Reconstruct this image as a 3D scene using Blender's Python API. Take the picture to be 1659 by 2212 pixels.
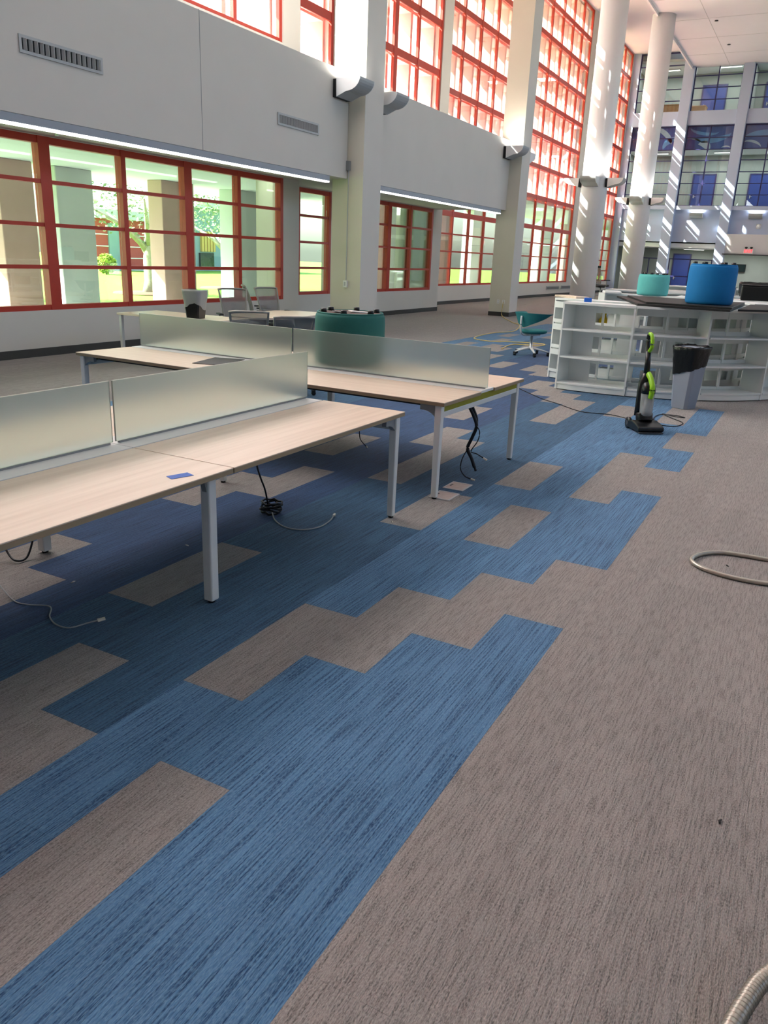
import bpy, math, random
from mathutils import Vector, Matrix
random.seed(7)
for o in list(bpy.data.objects): bpy.data.objects.remove(o)
SC = bpy.context.scene
COL = SC.collection

# ------------------------------------------------------------------ camera, sky, sun, large lights, exposure
CAM_H = 1.7065
YAW, PIT, ROL, FPX = 0.48292, 0.31629, 0.04257, 1692.33
def cam_axes():
    f = Vector((math.cos(PIT)*math.cos(YAW), math.cos(PIT)*math.sin(YAW), -math.sin(PIT)))
    r = Vector((math.sin(YAW), -math.cos(YAW), 0)); u = r.cross(f)
    c, s = math.cos(ROL), math.sin(ROL)
    return c*r+s*u, -s*r+c*u, f
_R, _U, _F = cam_axes()
cd = bpy.data.cameras.new('camera'); cam = bpy.data.objects.new('camera', cd); COL.objects.link(cam)
cd.sensor_fit = 'HORIZONTAL'; cd.sensor_width = 36.0; cd.lens = 36.0*FPX/1659.0
cd.clip_start = 0.05; cd.clip_end = 400
cam.matrix_world = Matrix(((_R.x, _U.x, -_F.x, 0), (_R.y, _U.y, -_F.y, 0), (_R.z, _U.z, -_F.z, CAM_H), (0, 0, 0, 1)))
SC.camera = cam
def pix(x, y, z):
    d = Vector((x, y, z-CAM_H)); w = d.dot(_F)
    return None if w < .05 else (829.5+FPX*d.dot(_R)/w, 1106-FPX*d.dot(_U)/w)

SUN_D = Vector((0.62, -1.0, -0.95)).normalized()
wd = bpy.data.worlds.new('sky_world'); SC.world = wd; wd.use_nodes = True
wn = wd.node_tree.nodes; wl = wd.node_tree.links
bg = wn['Background']; sky = wn.new('ShaderNodeTexSky'); sky.sky_type = 'NISHITA'; sky.sun_disc = False
sky.sun_elevation = math.asin(-SUN_D.z); sky.sun_rotation = math.atan2(-SUN_D.x, -SUN_D.y)
sky.air_density = 1.0; sky.dust_density = 2.5
wl.new(sky.outputs[0], bg.inputs[0]); bg.inputs[1].default_value = 0.9
sl = bpy.data.lights.new('sun', 'SUN'); sl.energy = 42.0; sl.angle = 0.009; sl.color = (1, .95, .86)
so = bpy.data.objects.new('sun', sl); COL.objects.link(so); so.rotation_euler = SUN_D.to_track_quat('-Z', 'Y').to_euler()
def area(name, loc, direction, sx, sy, watts, color=(1, 1, 1)):
    l = bpy.data.lights.new(name, 'AREA'); l.shape = 'RECTANGLE'; l.size = sx; l.size_y = sy; l.energy = watts; l.color = color
    o = bpy.data.objects.new(name, l); COL.objects.link(o); o.location = loc
    o.rotation_euler = Vector(direction).to_track_quat('-Z', 'Y').to_euler(); return o
# added fill lamps: one towards the unseen right side, one high overhead
area('daylight_right_glazing', (18, -15.5, 6.5), (0, 1, -.15), 46, 10, 110, (.97, .985, 1))
area('fill_overhead', (16, 0, 12.9), (0, 0, -1), 36, 10, 650, (1, .985, .96))
area('daylight_clerestory', (8.6, 10.2, 7.6), (0, -1, -.75), 12.5, 3.6, 1350, (1, .985, .965))  # lamp added inside the upper left windows to strengthen light assumed from there
SC.view_settings.view_transform = 'Standard'; SC.view_settings.look = 'None'
SC.view_settings.exposure = 0.0; SC.view_settings.gamma = 1.0; SC.view_settings.use_curve_mapping = False
SC.cycles.use_denoising = True
SC.cycles.max_bounces = 7; SC.cycles.diffuse_bounces = 4; SC.cycles.adaptive_threshold = .035; SC.cycles.transparent_max_bounces = 24; SC.cycles.caustics_reflective = False; SC.cycles.caustics_refractive = False
SC.cycles.sample_clamp_indirect = 6.0

# ------------------------------------------------------------------ materials
MATS = {}
def s2l(c):
    return tuple(((v/255)/12.92 if v/255 <= .04045 else ((v/255+.055)/1.055)**2.4) for v in c)
def mat(name, rgb, rough=.6, metal=0.0, noise=0.0, nscale=6.0, bump=0.0, bscale=60.0, spec=.5, emit=None, estr=0.0, trans=0.0, alpha=1.0, ior=1.45, coat=0.0):
    if name in MATS: return MATS[name]
    m = bpy.data.materials.new(name); m.use_nodes = True; n = m.node_tree.nodes; l = m.node_tree.links
    p = n['Principled BSDF']; c = s2l(rgb) + (1,)
    p.inputs['Base Color'].default_value = c; p.inputs['Roughness'].default_value = rough; p.inputs['Metallic'].default_value = metal
    p.inputs['Specular IOR Level'].default_value = spec; p.inputs['IOR'].default_value = ior
    p.inputs['Transmission Weight'].default_value = trans; p.inputs['Alpha'].default_value = alpha; p.inputs['Coat Weight'].default_value = coat
    if emit: p.inputs['Emission Color'].default_value = s2l(emit)+(1,); p.inputs['Emission Strength'].default_value = estr
    geo = n.new('ShaderNodeNewGeometry')
    t = n.new('ShaderNodeTexNoise'); t.inputs['Scale'].default_value = nscale; t.inputs['Detail'].default_value = 4
    l.new(geo.outputs['Position'], t.inputs['Vector'])
    if noise > 0:
        mr = n.new('ShaderNodeMapRange'); mr.inputs['To Min'].default_value = 1-noise; mr.inputs['To Max'].default_value = 1+noise
        mr.inputs['From Min'].default_value = .25; mr.inputs['From Max'].default_value = .75
        l.new(t.outputs['Fac'], mr.inputs['Value'])
        mx = n.new('ShaderNodeMix'); mx.data_type = 'RGBA'; mx.blend_type = 'MULTIPLY'; mx.inputs['Factor'].default_value = 1
        mx.inputs['A'].default_value = c; l.new(mr.outputs[0], mx.inputs['B']); l.new(mx.outputs['Result'], p.inputs['Base Color'])
    if bump > 0:
        t2 = n.new('ShaderNodeTexNoise'); t2.inputs['Scale'].default_value = bscale; t2.inputs['Detail'].default_value = 3
        l.new(geo.outputs['Position'], t2.inputs['Vector'])
        b = n.new('ShaderNodeBump'); b.inputs['Strength'].default_value = bump; b.inputs['Distance'].default_value = .01
        l.new(t2.outputs['Fac'], b.inputs['Height']); l.new(b.outputs[0], p.inputs['Normal'])
    MATS[name] = m; return m
def pane_mat(name, tint, refl=.06, rough=.0):
    m = bpy.data.materials.new(name); m.use_nodes = True; n = m.node_tree.nodes; l = m.node_tree.links
    n.remove(n['Principled BSDF']); out = n['Material Output']
    t = n.new('ShaderNodeBsdfTransparent'); t.inputs[0].default_value = tint+(1,)
    g = n.new('ShaderNodeBsdfGlossy'); g.inputs['Roughness'].default_value = rough; g.inputs['Color'].default_value = (.95, 1, .98, 1)
    lw = n.new('ShaderNodeLayerWeight'); lw.inputs['Blend'].default_value = refl*2.2
    mp = n.new('ShaderNodeMapRange'); mp.inputs['To Min'].default_value = refl; mp.inputs['To Max'].default_value = .75
    l.new(lw.outputs['Fresnel'], mp.inputs['Value'])
    mx = n.new('ShaderNodeMixShader'); l.new(mp.outputs[0], mx.inputs[0]); l.new(t.outputs[0], mx.inputs[1]); l.new(g.outputs[0], mx.inputs[2])
    l.new(mx.outputs[0], out.inputs[0]); MATS[name] = m; return m
def carpet_mat(name, rgb, dark, light, stripe, speck):
    m = bpy.data.materials.new(name); m.use_nodes = True; n = m.node_tree.nodes; l = m.node_tree.links
    p = n['Principled BSDF']; p.inputs['Roughness'].default_value = .93; p.inputs['Specular IOR Level'].default_value = .15
    p.inputs['Sheen Weight'].default_value = .12
    geo = n.new('ShaderNodeNewGeometry'); oi = n.new('ShaderNodeObjectInfo')
    def noise(sx, sy, scale, detail=2.0, rough=.55):
        mp = n.new('ShaderNodeMapping'); mp.inputs['Scale'].default_value = (sx, sy, 1)
        l.new(geo.outputs['Position'], mp.inputs['Vector'])
        t = n.new('ShaderNodeTexNoise'); t.inputs['Scale'].default_value = scale; t.inputs['Detail'].default_value = detail; t.inputs['Roughness'].default_value = rough
        l.new(mp.outputs[0], t.inputs['Vector']); return t.outputs['Fac']
    def ramp(v, a, b):
        r = n.new('ShaderNodeMapRange'); r.inputs['From Min'].default_value = a; r.inputs['From Max'].default_value = b; l.new(v, r.inputs['Value']); return r.outputs[0]
    def mixc(fac, a, b):
        x = n.new('ShaderNodeMix'); x.data_type = 'RGBA'
        if isinstance(fac, float): x.inputs['Factor'].default_value = fac
        else: l.new(fac, x.inputs['Factor'])
        for k, v in (('A', a), ('B', b)):
            if isinstance(v, tuple): x.inputs[k].default_value = s2l(v)+(1,)
            else: l.new(v, x.inputs[k])
        return x.outputs['Result']
    lines = noise(3.0 if speck < .5 else 9, 135, 1.0, 2.5)            # long ribs that run along the plank
    fine = noise(60 if speck < .5 else 110, 260, 1.0, 2.0)              # loops inside a rib
    broad = noise(.9, 14, 1.0, 3.0)
    c1 = mixc(ramp(lines, .38, .56), dark, rgb)
    c2 = mixc(ramp(fine, .45-.1*speck, .85), c1, light)
    mlt = n.new('ShaderNodeMapRange'); mlt.inputs['From Min'].default_value = .3; mlt.inputs['From Max'].default_value = .7; mlt.inputs['To Min'].default_value = .93; mlt.inputs['To Max'].default_value = 1.07
    l.new(broad, mlt.inputs['Value'])
    mu = n.new('ShaderNodeMix'); mu.data_type = 'RGBA'; mu.blend_type = 'MULTIPLY'; mu.inputs['Factor'].default_value = 1
    l.new(c2, mu.inputs['A']); l.new(mlt.outputs[0], mu.inputs['B'])
    rn = n.new('ShaderNodeMapRange'); rn.inputs['To Min'].default_value = .95; rn.inputs['To Max'].default_value = 1.05; l.new(oi.outputs['Random'], rn.inputs['Value'])
    mu2 = n.new('ShaderNodeMix'); mu2.data_type = 'RGBA'; mu2.blend_type = 'MULTIPLY'; mu2.inputs['Factor'].default_value = 1
    l.new(mu.outputs['Result'], mu2.inputs['A']); l.new(rn.outputs[0], mu2.inputs['B'])
    l.new(mu2.outputs['Result'], p.inputs['Base Color'])
    ad = n.new('ShaderNodeMath'); ad.operation = 'ADD'; l.new(lines, ad.inputs[0]); l.new(fine, ad.inputs[1])
    b = n.new('ShaderNodeBump'); b.inputs['Strength'].default_value = stripe; b.inputs['Distance'].default_value = .006
    l.new(ad.outputs[0], b.inputs['Height']); l.new(b.outputs[0], p.inputs['Normal'])
    MATS[name] = m; return m
def wood_mat(name, rgb, rgb2, along):
    m = bpy.data.materials.new(name); m.use_nodes = True; n = m.node_tree.nodes; l = m.node_tree.links
    p = n['Principled BSDF']; p.inputs['Roughness'].default_value = .38; p.inputs['Specular IOR Level'].default_value = .45
    geo = n.new('ShaderNodeNewGeometry'); mp = n.new('ShaderNodeMapping')
    mp.inputs['Scale'].default_value = (1.2, 26, 26) if along == 'x' else (26, 1.2, 26)
    l.new(geo.outputs['Position'], mp.inputs['Vector'])
    t = n.new('ShaderNodeTexNoise'); t.inputs['Scale'].default_value = 1; t.inputs['Detail'].default_value = 5; l.new(mp.outputs[0], t.inputs['Vector'])
    x = n.new('ShaderNodeMix'); x.data_type = 'RGBA'; x.inputs['A'].default_value = s2l(rgb)+(1,); x.inputs['B'].default_value = s2l(rgb2)+(1,)
    r = n.new('ShaderNodeMapRange'); r.inputs['From Min'].default_value = .3; r.inputs['From Max'].default_value = .75; l.new(t.outputs['Fac'], r.inputs['Value'])
    l.new(r.outputs[0], x.inputs['Factor']); l.new(x.outputs['Result'], p.inputs['Base Color'])
    MATS[name] = m; return m
def frosted_mat(name):
    m = bpy.data.materials.new(name); m.use_nodes = True; n = m.node_tree.nodes; l = m.node_tree.links
    n.remove(n['Principled BSDF']); out = n['Material Output']
    rf = n.new('ShaderNodeBsdfRefraction'); rf.inputs['IOR'].default_value = 1.35; rf.inputs['Roughness'].default_value = .36; rf.inputs['Color'].default_value = (.88, .94, .91, 1)
    df = n.new('ShaderNodeBsdfTranslucent'); df.inputs['Color'].default_value = (.93, .97, .92, 1)
    d2 = n.new('ShaderNodeBsdfDiffuse'); d2.inputs['Color'].default_value = (.88, .94, .88, 1)
    gl = n.new('ShaderNodeBsdfGlossy'); gl.inputs['Roughness'].default_value = .32
    a = n.new('ShaderNodeMixShader'); a.inputs[0].default_value = .45; l.new(df.outputs[0], a.inputs[1]); l.new(d2.outputs[0], a.inputs[2])
    b = n.new('ShaderNodeMixShader'); b.inputs[0].default_value = .18; l.new(rf.outputs[0], b.inputs[1]); l.new(a.outputs[0], b.inputs[2])
    c = n.new('ShaderNodeMixShader'); lw = n.new('ShaderNodeLayerWeight'); lw.inputs['Blend'].default_value = .12
    l.new(lw.outputs['Fresnel'], c.inputs[0]); l.new(b.outputs[0], c.inputs[1]); l.new(gl.outputs[0], c.inputs[2])
    l.new(c.outputs[0], out.inputs[0]); MATS[name] = m; return m

M = dict(
    wall=mat('painted_wall', (208, 204, 196), .75, noise=.02, nscale=1.5, bump=.05, bscale=90),
    wallwarm=mat('painted_column_beige', (214, 208, 192), .75, noise=.02, nscale=2),
    colwhite=mat('round_column_paint', (222, 223, 227), .7, noise=.015, nscale=1.5),
    ceil=mat('ceiling_paint', (238, 237, 242), .8, noise=.015, nscale=1.0),
    red=mat('red_window_paint', (178, 52, 34), .45, noise=.06, nscale=8),
    pink=mat('pink_stucco', (242, 192, 188), .85, noise=.04, nscale=5, bump=.1),
    pinkgrey=mat('pink_grey_stucco', (188, 150, 146), .85, noise=.04, nscale=4),
    base=mat('rubber_baseboard', (62, 62, 60), .6, noise=.08, nscale=9),
    navy=mat('navy_mullion_paint', (48, 46, 92), .4, noise=.04),
    black=mat('black_frame_paint', (22, 22, 26), .45, noise=.05),
    endgrey=mat('grey_blue_wall', (178, 190, 214), .75, noise=.02, nscale=1.2),
    endlight=mat('pale_grey_wall', (222, 220, 222), .75, noise=.02, nscale=1.2),
    greyback=mat('grey_green_wall', (142, 150, 142), .8, noise=.03, nscale=2),
    bluedoor=mat('blue_door_paint', (48, 66, 130), .4, noise=.05, nscale=3),
    white=mat('white_laminate', (232, 236, 234), .4, noise=.015, nscale=3),
    whitemetal=mat('white_powder_coat', (222, 224, 222), .38, noise=.02, nscale=5),
    grey=mat('grey_plastic', (140, 142, 142), .5, noise=.03),
    lgrey=mat('light_grey_metal', (186, 188, 190), .4, noise=.03, nscale=7),
    dgrey=mat('dark_grey_metal', (70, 72, 74), .45, noise=.05),
    blk=mat('black_plastic', (16, 16, 17), .32, noise=.1, nscale=12),
    blkmat=mat('black_soft_plastic', (20, 20, 22), .6, noise=.1, nscale=10),
    olive=mat('olive_fabric_panel', (150, 146, 46), .85, noise=.06, nscale=40, bump=.2, bscale=300),
    teal=mat('dark_teal_upholstery', (32, 112, 116), .8, noise=.05, nscale=20, bump=.12, bscale=250),
    green=mat('deep_green_upholstery', (38, 106, 100), .8, noise=.05, nscale=20, bump=.12, bscale=250),
    aqua=mat('aqua_upholstery', (96, 186, 184), .8, noise=.04, nscale=20, bump=.12, bscale=250),
    blue=mat('blue_upholstery', (0, 112, 176), .8, noise=.04, nscale=20, bump=.12, bscale=250),
    lime=mat('lime_plastic', (142, 196, 28), .35, noise=.04),
    clear=mat('smoky_canister_plastic', (186, 190, 188), .12, alpha=.55, noise=.05, nscale=30),
    bin=mat('blue_grey_bin_plastic', (142, 150, 164), .5, noise=.03, nscale=6),
    bag=mat('black_bin_bag', (14, 14, 15), .28, bump=.5, bscale=26),
    liner=mat('clear_bin_liner', (196, 198, 196), .35, alpha=.6, bump=.5, bscale=30),
    tape=mat('blue_tape', (62, 108, 196), .7, noise=.06, nscale=60),
    bluebox=mat('blue_card_box', (20, 92, 190), .5, noise=.05, nscale=30),
    chrome=mat('brushed_aluminium', (208, 210, 212), .28, metal=.85, noise=.03),
    cable=mat('black_cable', (14, 15, 22), .5, noise=.1, nscale=50),
    gcable=mat('grey_cable', (150, 156, 158), .5, noise=.05, nscale=50),
    ycable=mat('cream_cable', (214, 190, 120), .55, noise=.06, nscale=50),
    plug=mat('clear_plug', (214, 210, 196), .3, noise=.05, nscale=50),
    hose=mat('silver_hose', (176, 172, 162), .35, metal=.55, noise=.08, nscale=40),
    boxlid=mat('floor_box_lid', (196, 178, 172), .55, noise=.1, nscale=30, bump=.1, bscale=120),
    mesh=mat('chair_mesh', (124, 123, 121), .8, alpha=.72, noise=.1, nscale=200),
    chairframe=mat('chair_frame_grey', (150, 147, 140), .5, noise=.05),
    vent=mat('vent_metal', (176, 178, 178), .45, noise=.05, nscale=12),
    ventdark=mat('vent_interior', (26, 27, 28), .8, noise=.1),
    lampgrey=mat('lamp_shell_grey', (168, 170, 172), .45, noise=.02),
    lampcap=mat('lamp_end_cap', (224, 224, 224), .45, noise=.02),
    glow=mat('lamp_diffuser', (255, 255, 255), .5, emit=(255, 252, 244), estr=5.0, noise=.01),
    roomglow=mat('office_ceiling_light', (255, 255, 255), .5, emit=(255, 250, 236), estr=3.0, noise=.01),
    exitred=mat('exit_sign_red', (230, 30, 50), .5, emit=(255, 40, 60), estr=2.0, noise=.01),
    lawn=mat('lawn_grass', (116, 160, 44), .9, noise=.25, nscale=3.0, bump=.4, bscale=40),
    soil=mat('mulch_ring', (110, 84, 70), .95, noise=.2, nscale=20),
    bark=mat('tree_bark', (150, 142, 130), .9, noise=.2, nscale=14, bump=.5, bscale=40),
    leaf=mat('tree_leaf', (112, 138, 84), .7, noise=.3, nscale=2.0),
    bush=mat('bush_leaf', (150, 170, 40), .7, noise=.3, nscale=6.0),
    brick=mat('red_block_wall', (176, 72, 68), .85, noise=.06, nscale=1.0),
    slate=mat('blue_grey_panel', (128, 150, 160), .6, noise=.05, nscale=1.0),
    extgrey=mat('exterior_grey_render', (196, 198, 204), .85, noise=.04, nscale=1.0),
    extwhite=mat('exterior_white_render', (232, 234, 230), .85, noise=.03, nscale=1.0),
    mint=mat('mint_soffit', (216, 222, 226), .85, noise=.02, nscale=1.0),
    concrete=mat('arcade_concrete', (198, 196, 188), .9, noise=.08, nscale=2.0),
    timber=mat('yellow_timber', (206, 168, 92), .7, noise=.1, nscale=9),
    mural=mat('mural_deep_blue', (64, 104, 190), .5, noise=.08, nscale=2),
    muralb=mat('mural_mid_blue', (120, 184, 244), .5, noise=.08, nscale=2),
    murall=mat('mural_light_blue', (205, 238, 255), .5, noise=.08, nscale=2),
    yellow=mat('yellow_plastic', (240, 206, 40), .5, noise=.05, nscale=30),
    tan=mat('tan_timber_desk', (176, 136, 92), .6, noise=.1, nscale=8),
    paper=mat('white_paper', (238, 238, 236), .7, noise=.02),
    tvscreen=mat('dark_screen', (24, 40, 40), .15, noise=.1, nscale=4),
    felt=mat('pouf_underside', (92, 78, 74), .95, noise=.12, nscale=40),
)
M['lamphousing'] = mat('linear_light_housing', (150, 156, 166), .45, noise=.02)
M['wood'] = wood_mat('pale_maple_laminate_x', (226, 208, 188), (208, 188, 166), 'x')
M['woody'] = wood_mat('pale_maple_laminate_y', (226, 208, 188), (208, 188, 166), 'y')
M['edge'] = mat('desk_edge_band', (150, 132, 106), .5, noise=.05, nscale=20)
M['glassA'] = pane_mat('green_tinted_glass', (.80, .92, .87), .05)
M['glassC'] = pane_mat('clear_window_glass', (.90, .94, .93), .04)
M['glassE'] = pane_mat('office_window_glass', (.88, .92, .93), .04)
M['frost'] = frosted_mat('frosted_screen_glass')
M['cG'] = carpet_mat('carpet_taupe', (138, 132, 129), (98, 93, 91), (178, 172, 167), .6, 1.0)
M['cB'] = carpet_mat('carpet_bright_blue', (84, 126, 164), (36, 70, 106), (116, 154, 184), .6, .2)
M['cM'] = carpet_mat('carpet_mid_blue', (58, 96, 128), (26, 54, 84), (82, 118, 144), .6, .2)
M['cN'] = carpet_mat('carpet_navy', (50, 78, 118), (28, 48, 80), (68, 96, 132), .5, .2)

# ------------------------------------------------------------------ mesh helpers
class MB:
    def __init__(s): s.v = []; s.f = []; s.sm = []; s.mi = []; s.cur = 0
    def add(s, vs, fs, smooth=False, m=None):
        k = len(s.v); s.v += [tuple(v) for v in vs]
        for f in fs: s.f.append(tuple(i+k for i in f)); s.sm.append(smooth); s.mi.append(s.cur if m is None else m)
        return s
    def box(s, x0, x1, y0, y1, z0, z1, m=None):
        x0, x1 = min(x0, x1), max(x0, x1); y0, y1 = min(y0, y1), max(y0, y1); z0, z1 = min(z0, z1), max(z0, z1)
        vs = [(x0, y0, z0), (x1, y0, z0), (x1, y1, z0), (x0, y1, z0), (x0, y0, z1), (x1, y0, z1), (x1, y1, z1), (x0, y1, z1)]
        return s.add(vs, [(0, 3, 2, 1), (4, 5, 6, 7), (0, 1, 5, 4), (1, 2, 6, 5), (2, 3, 7, 6), (3, 0, 4, 7)], False, m)
    def prism(s, poly, a0, a1, axis='z', m=None, smooth=False):
        # poly: 2D points counter-clockwise; axis = extrude direction
        def P(p, a): return {'z': (p[0], p[1], a), 'x': (a, p[0], p[1]), 'y': (p[0], a, p[1])}[axis]
        n = len(poly); vs = [P(p, a0) for p in poly]+[P(p, a1) for p in poly]
        s.add(vs, [tuple(range(n-1, -1, -1)), tuple(range(n, 2*n))], False, m)
        k = len(s.v)-2*n
        for i in range(n):
            j = (i+1) % n; s.f.append((k+i, k+j, k+n+j, k+n+i)); s.sm.append(smooth); s.mi.append(s.cur if m is None else m)
        return s
    def loft(s, rings, cap=True, closed=True, smooth=True, m=None):
        n = len(rings[0]); vs = [p for r in rings for p in r]; fs = []
        for a in range(len(rings)-1):
            for i in range(n if closed else n-1):
                j = (i+1) % n; fs.append((a*n+i, a*n+j, (a+1)*n+j, (a+1)*n+i))
        s.add(vs, fs, smooth, m)
        if cap:
            k = len(s.v)-len(vs)
            s.f.append(tuple(k+i for i in range(n-1, -1, -1))); s.sm.append(False); s.mi.append(s.cur if m is None else m)
            q = k+(len(rings)-1)*n; s.f.append(tuple(q+i for i in range(n))); s.sm.append(False); s.mi.append(s.cur if m is None else m)
        return s
    def lathe(s, prof, c=(0, 0, 0), n=24, axis='z', smooth=True, m=None):
        rings = []
        for r, h in prof:
            ring = []
            for i in range(n):
                a = 2*math.pi*i/n; p = (r*math.cos(a), r*math.sin(a), h)
                if axis == 'x': p = (h, r*math.cos(a), r*math.sin(a))
                if axis == 'y': p = (r*math.sin(a), h, r*math.cos(a))
                ring.append((c[0]+p[0], c[1]+p[1], c[2]+p[2]))
            rings.append(ring)
        return s.loft(rings, True, True, smooth, m)
    def tube(s, pts, r, n=8, m=None, flat=1.0):
        P = [Vector(p) for p in pts]; rings = []; up = Vector((0, 0, 1)); last = None
        for i, p in enumerate(P):
            t = (P[min(i+1, len(P)-1)]-P[max(i-1, 0)]).normalized()
            a = t.cross(up)
            if a.length < .05: a = last if last is not None else Vector((1, 0, 0))
            a.normalize(); b = a.cross(t).normalized(); last = a
            rr = r[i] if isinstance(r, (list, tuple)) else r
            rings.append([p+a*(rr*math.cos(2*math.pi*k/n))+b*(rr*flat*math.sin(2*math.pi*k/n)) for k in range(n)])
        return s.loft([[tuple(q) for q in R] for R in rings], True, True, True, m)
    def bar(s, a, b, w, h, m=None):
        a, b = Vector(a), Vector(b); t = (b-a).normalized(); x = t.cross(Vector((0, 0, 1)))
        if x.length < .01: x = Vector((1, 0, 0))
        x.normalize(); y = x.cross(t).normalized(); R = []
        for p in (a, b): R.append([tuple(p+x*(sx*w/2)+y*(sy*h/2)) for sx, sy in ((-1, -1), (1, -1), (1, 1), (-1, 1))])
        return s.loft(R, True, True, False, m)
    def mesh(s, name, mats):
        me = bpy.data.meshes.new(name); me.from_pydata(s.v, [], s.f)
        mats = mats if isinstance(mats, (list, tuple)) else [mats]
        for q in mats: me.materials.append(q)
        me.polygons.foreach_set('use_smooth', s.sm); me.polygons.foreach_set('material_index', s.mi)
        me.update(); return me
    def fixn(s): return s
def ob(name, data, parent=None, loc=None, rot=None):
    o = bpy.data.objects.new(name, data); COL.objects.link(o)
    if parent is not None: o.parent = parent
    if loc is not None: o.location = loc
    if rot is not None: o.rotation_euler = rot
    return o
def build(mb, name, m, parent=None, loc=None, rot=None, bevel=0, recalc=True, seg=2):
    me = mb.mesh(name, m)
    if recalc:
        import bmesh
        b = bmesh.new(); b.from_mesh(me); bmesh.ops.recalc_face_normals(b, faces=b.faces); b.to_mesh(me); b.free()
    o = ob(name, me, parent, loc, rot)
    if bevel:
        md = o.modifiers.new('bevel', 'BEVEL'); md.width = bevel; md.segments = seg; md.limit_method = 'ANGLE'; md.angle_limit = .7
    return o
def tag(o, label, cat, group=None):
    o['label'] = label; o['category'] = cat
    if group: o['group'] = group
    return o
def struct(o): o['kind'] = 'structure'; return o
def thing(name, label, cat, loc=(0, 0, 0), rz=0, group=None):
    return tag(ob(name, None, None, loc, (0, 0, rz)), label, cat, group)
def dup(root, loc, rz, label=None, group=None):
    def cp(o, par):
        c = o.copy(); COL.objects.link(c); c.parent = par
        for ch in list(o.children): cp(ch, c)
        return c
    r = cp(root, None); r.location = loc; r.rotation_euler = (0, 0, rz)
    if label: r['label'] = label
    if group: r['group'] = group
    return r
def boxm(*a): return MB().box(*a)
def catmull(pts, n=8):
    P = [Vector(p) for p in pts]; out = []
    for i in range(len(P)-1):
        p0, p1, p2, p3 = P[max(i-1, 0)], P[i], P[i+1], P[min(i+2, len(P)-1)]
        for k in range(n):
            t = k/n
            out.append(.5*((2*p1)+(p2-p0)*t+(2*p0-5*p1+4*p2-p3)*t*t+(3*p1-p0-3*p2+p3)*t**3))
    out.append(P[-1]); return [tuple(p) for p in out]

# ------------------------------------------------------------------ floor and carpet planks
PW, PY0, PX0, PH = .3048, 2.0395, 1.71, .4511           # plank width, origin of the rows, origin and half length of the joints
floor = struct(build(boxm(-14, 62, -17, 13.1, -.30, -.006), 'floor', M['cG']))
GREY = {3: {2, 5, 7}, 2: {1, 4, 5, 8}, 1: {-1, 1, 3}, 0: {0, 4, 8}, -1: {-1, 3}, -2: {-1, 7, 8}, -3: {1, 4, 5, 9}, -4: {5, 9}, -5: {0, 3, 7, 10},
        -6: {0, 2, 4, 11}, -7: {12}, -9: {12}, -11: {13, 16}, -12: {14, 18}, -13: {15, 20}, -14: {16, 21}, -15: {15, 18}, -16: {23}}
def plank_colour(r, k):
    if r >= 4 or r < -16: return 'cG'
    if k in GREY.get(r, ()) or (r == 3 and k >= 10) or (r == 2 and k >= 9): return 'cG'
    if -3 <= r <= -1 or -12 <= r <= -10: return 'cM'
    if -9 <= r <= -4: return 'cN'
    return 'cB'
GAP = .00015
plank_mesh = {}
for c in ('cG', 'cB', 'cM', 'cN'):
    mb = MB(); a, b = PH-GAP, PW/2-GAP; e = .0004
    lo = [(-a, -b, -.006), (a, -b, -.006), (a, b, -.006), (-a, b, -.006)]
    mid = [(x, y, -.0004) for x, y, z in lo]; top = [(x*(1-e/a), y*(1-e/b), 0) for x, y, z in lo]
    mb.loft([lo, mid, top], True, True, False); plank_mesh[c] = mb.mesh('carpet_plank', M[c])
cand = []
for r in range(-36, 26):
    yc = PY0-PW*(r+.5)
    for k in range(-6, 34):
        n0 = 2*k if r % 2 else 2*k+1
        xc = PX0+PH*(n0+1)
        q = [pix(xc+sx*PH, yc+sy*PW/2, 0) for sx, sy in ((-1, -1), (1, -1), (1, 1), (-1, 1))]
        ar = 0
        if all(q):
            ar = abs(sum(q[i][0]*q[(i+1) % 4][1]-q[(i+1) % 4][0]*q[i][1] for i in range(4)))/2
            if max(p[0] for p in q) < 0 or min(p[0] for p in q) > 1659 or min(p[1] for p in q) > 2212: ar = 0
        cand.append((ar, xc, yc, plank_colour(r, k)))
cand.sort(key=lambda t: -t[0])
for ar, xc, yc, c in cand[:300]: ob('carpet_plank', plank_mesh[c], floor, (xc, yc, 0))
rest = MB(); CI = {'cG': 0, 'cB': 1, 'cM': 2, 'cN': 3}
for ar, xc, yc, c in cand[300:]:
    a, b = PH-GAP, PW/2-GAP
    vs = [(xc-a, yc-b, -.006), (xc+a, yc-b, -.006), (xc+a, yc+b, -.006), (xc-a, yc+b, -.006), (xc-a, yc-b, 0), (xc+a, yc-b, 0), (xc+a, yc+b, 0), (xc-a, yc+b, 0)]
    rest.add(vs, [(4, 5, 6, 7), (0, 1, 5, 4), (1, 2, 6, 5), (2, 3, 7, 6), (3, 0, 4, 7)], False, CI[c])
rst = build(rest, 'carpet_plank_field', [M['cG'], M['cB'], M['cM'], M['cN']], floor, recalc=False); rst['kind'] = 'stuff'

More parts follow.
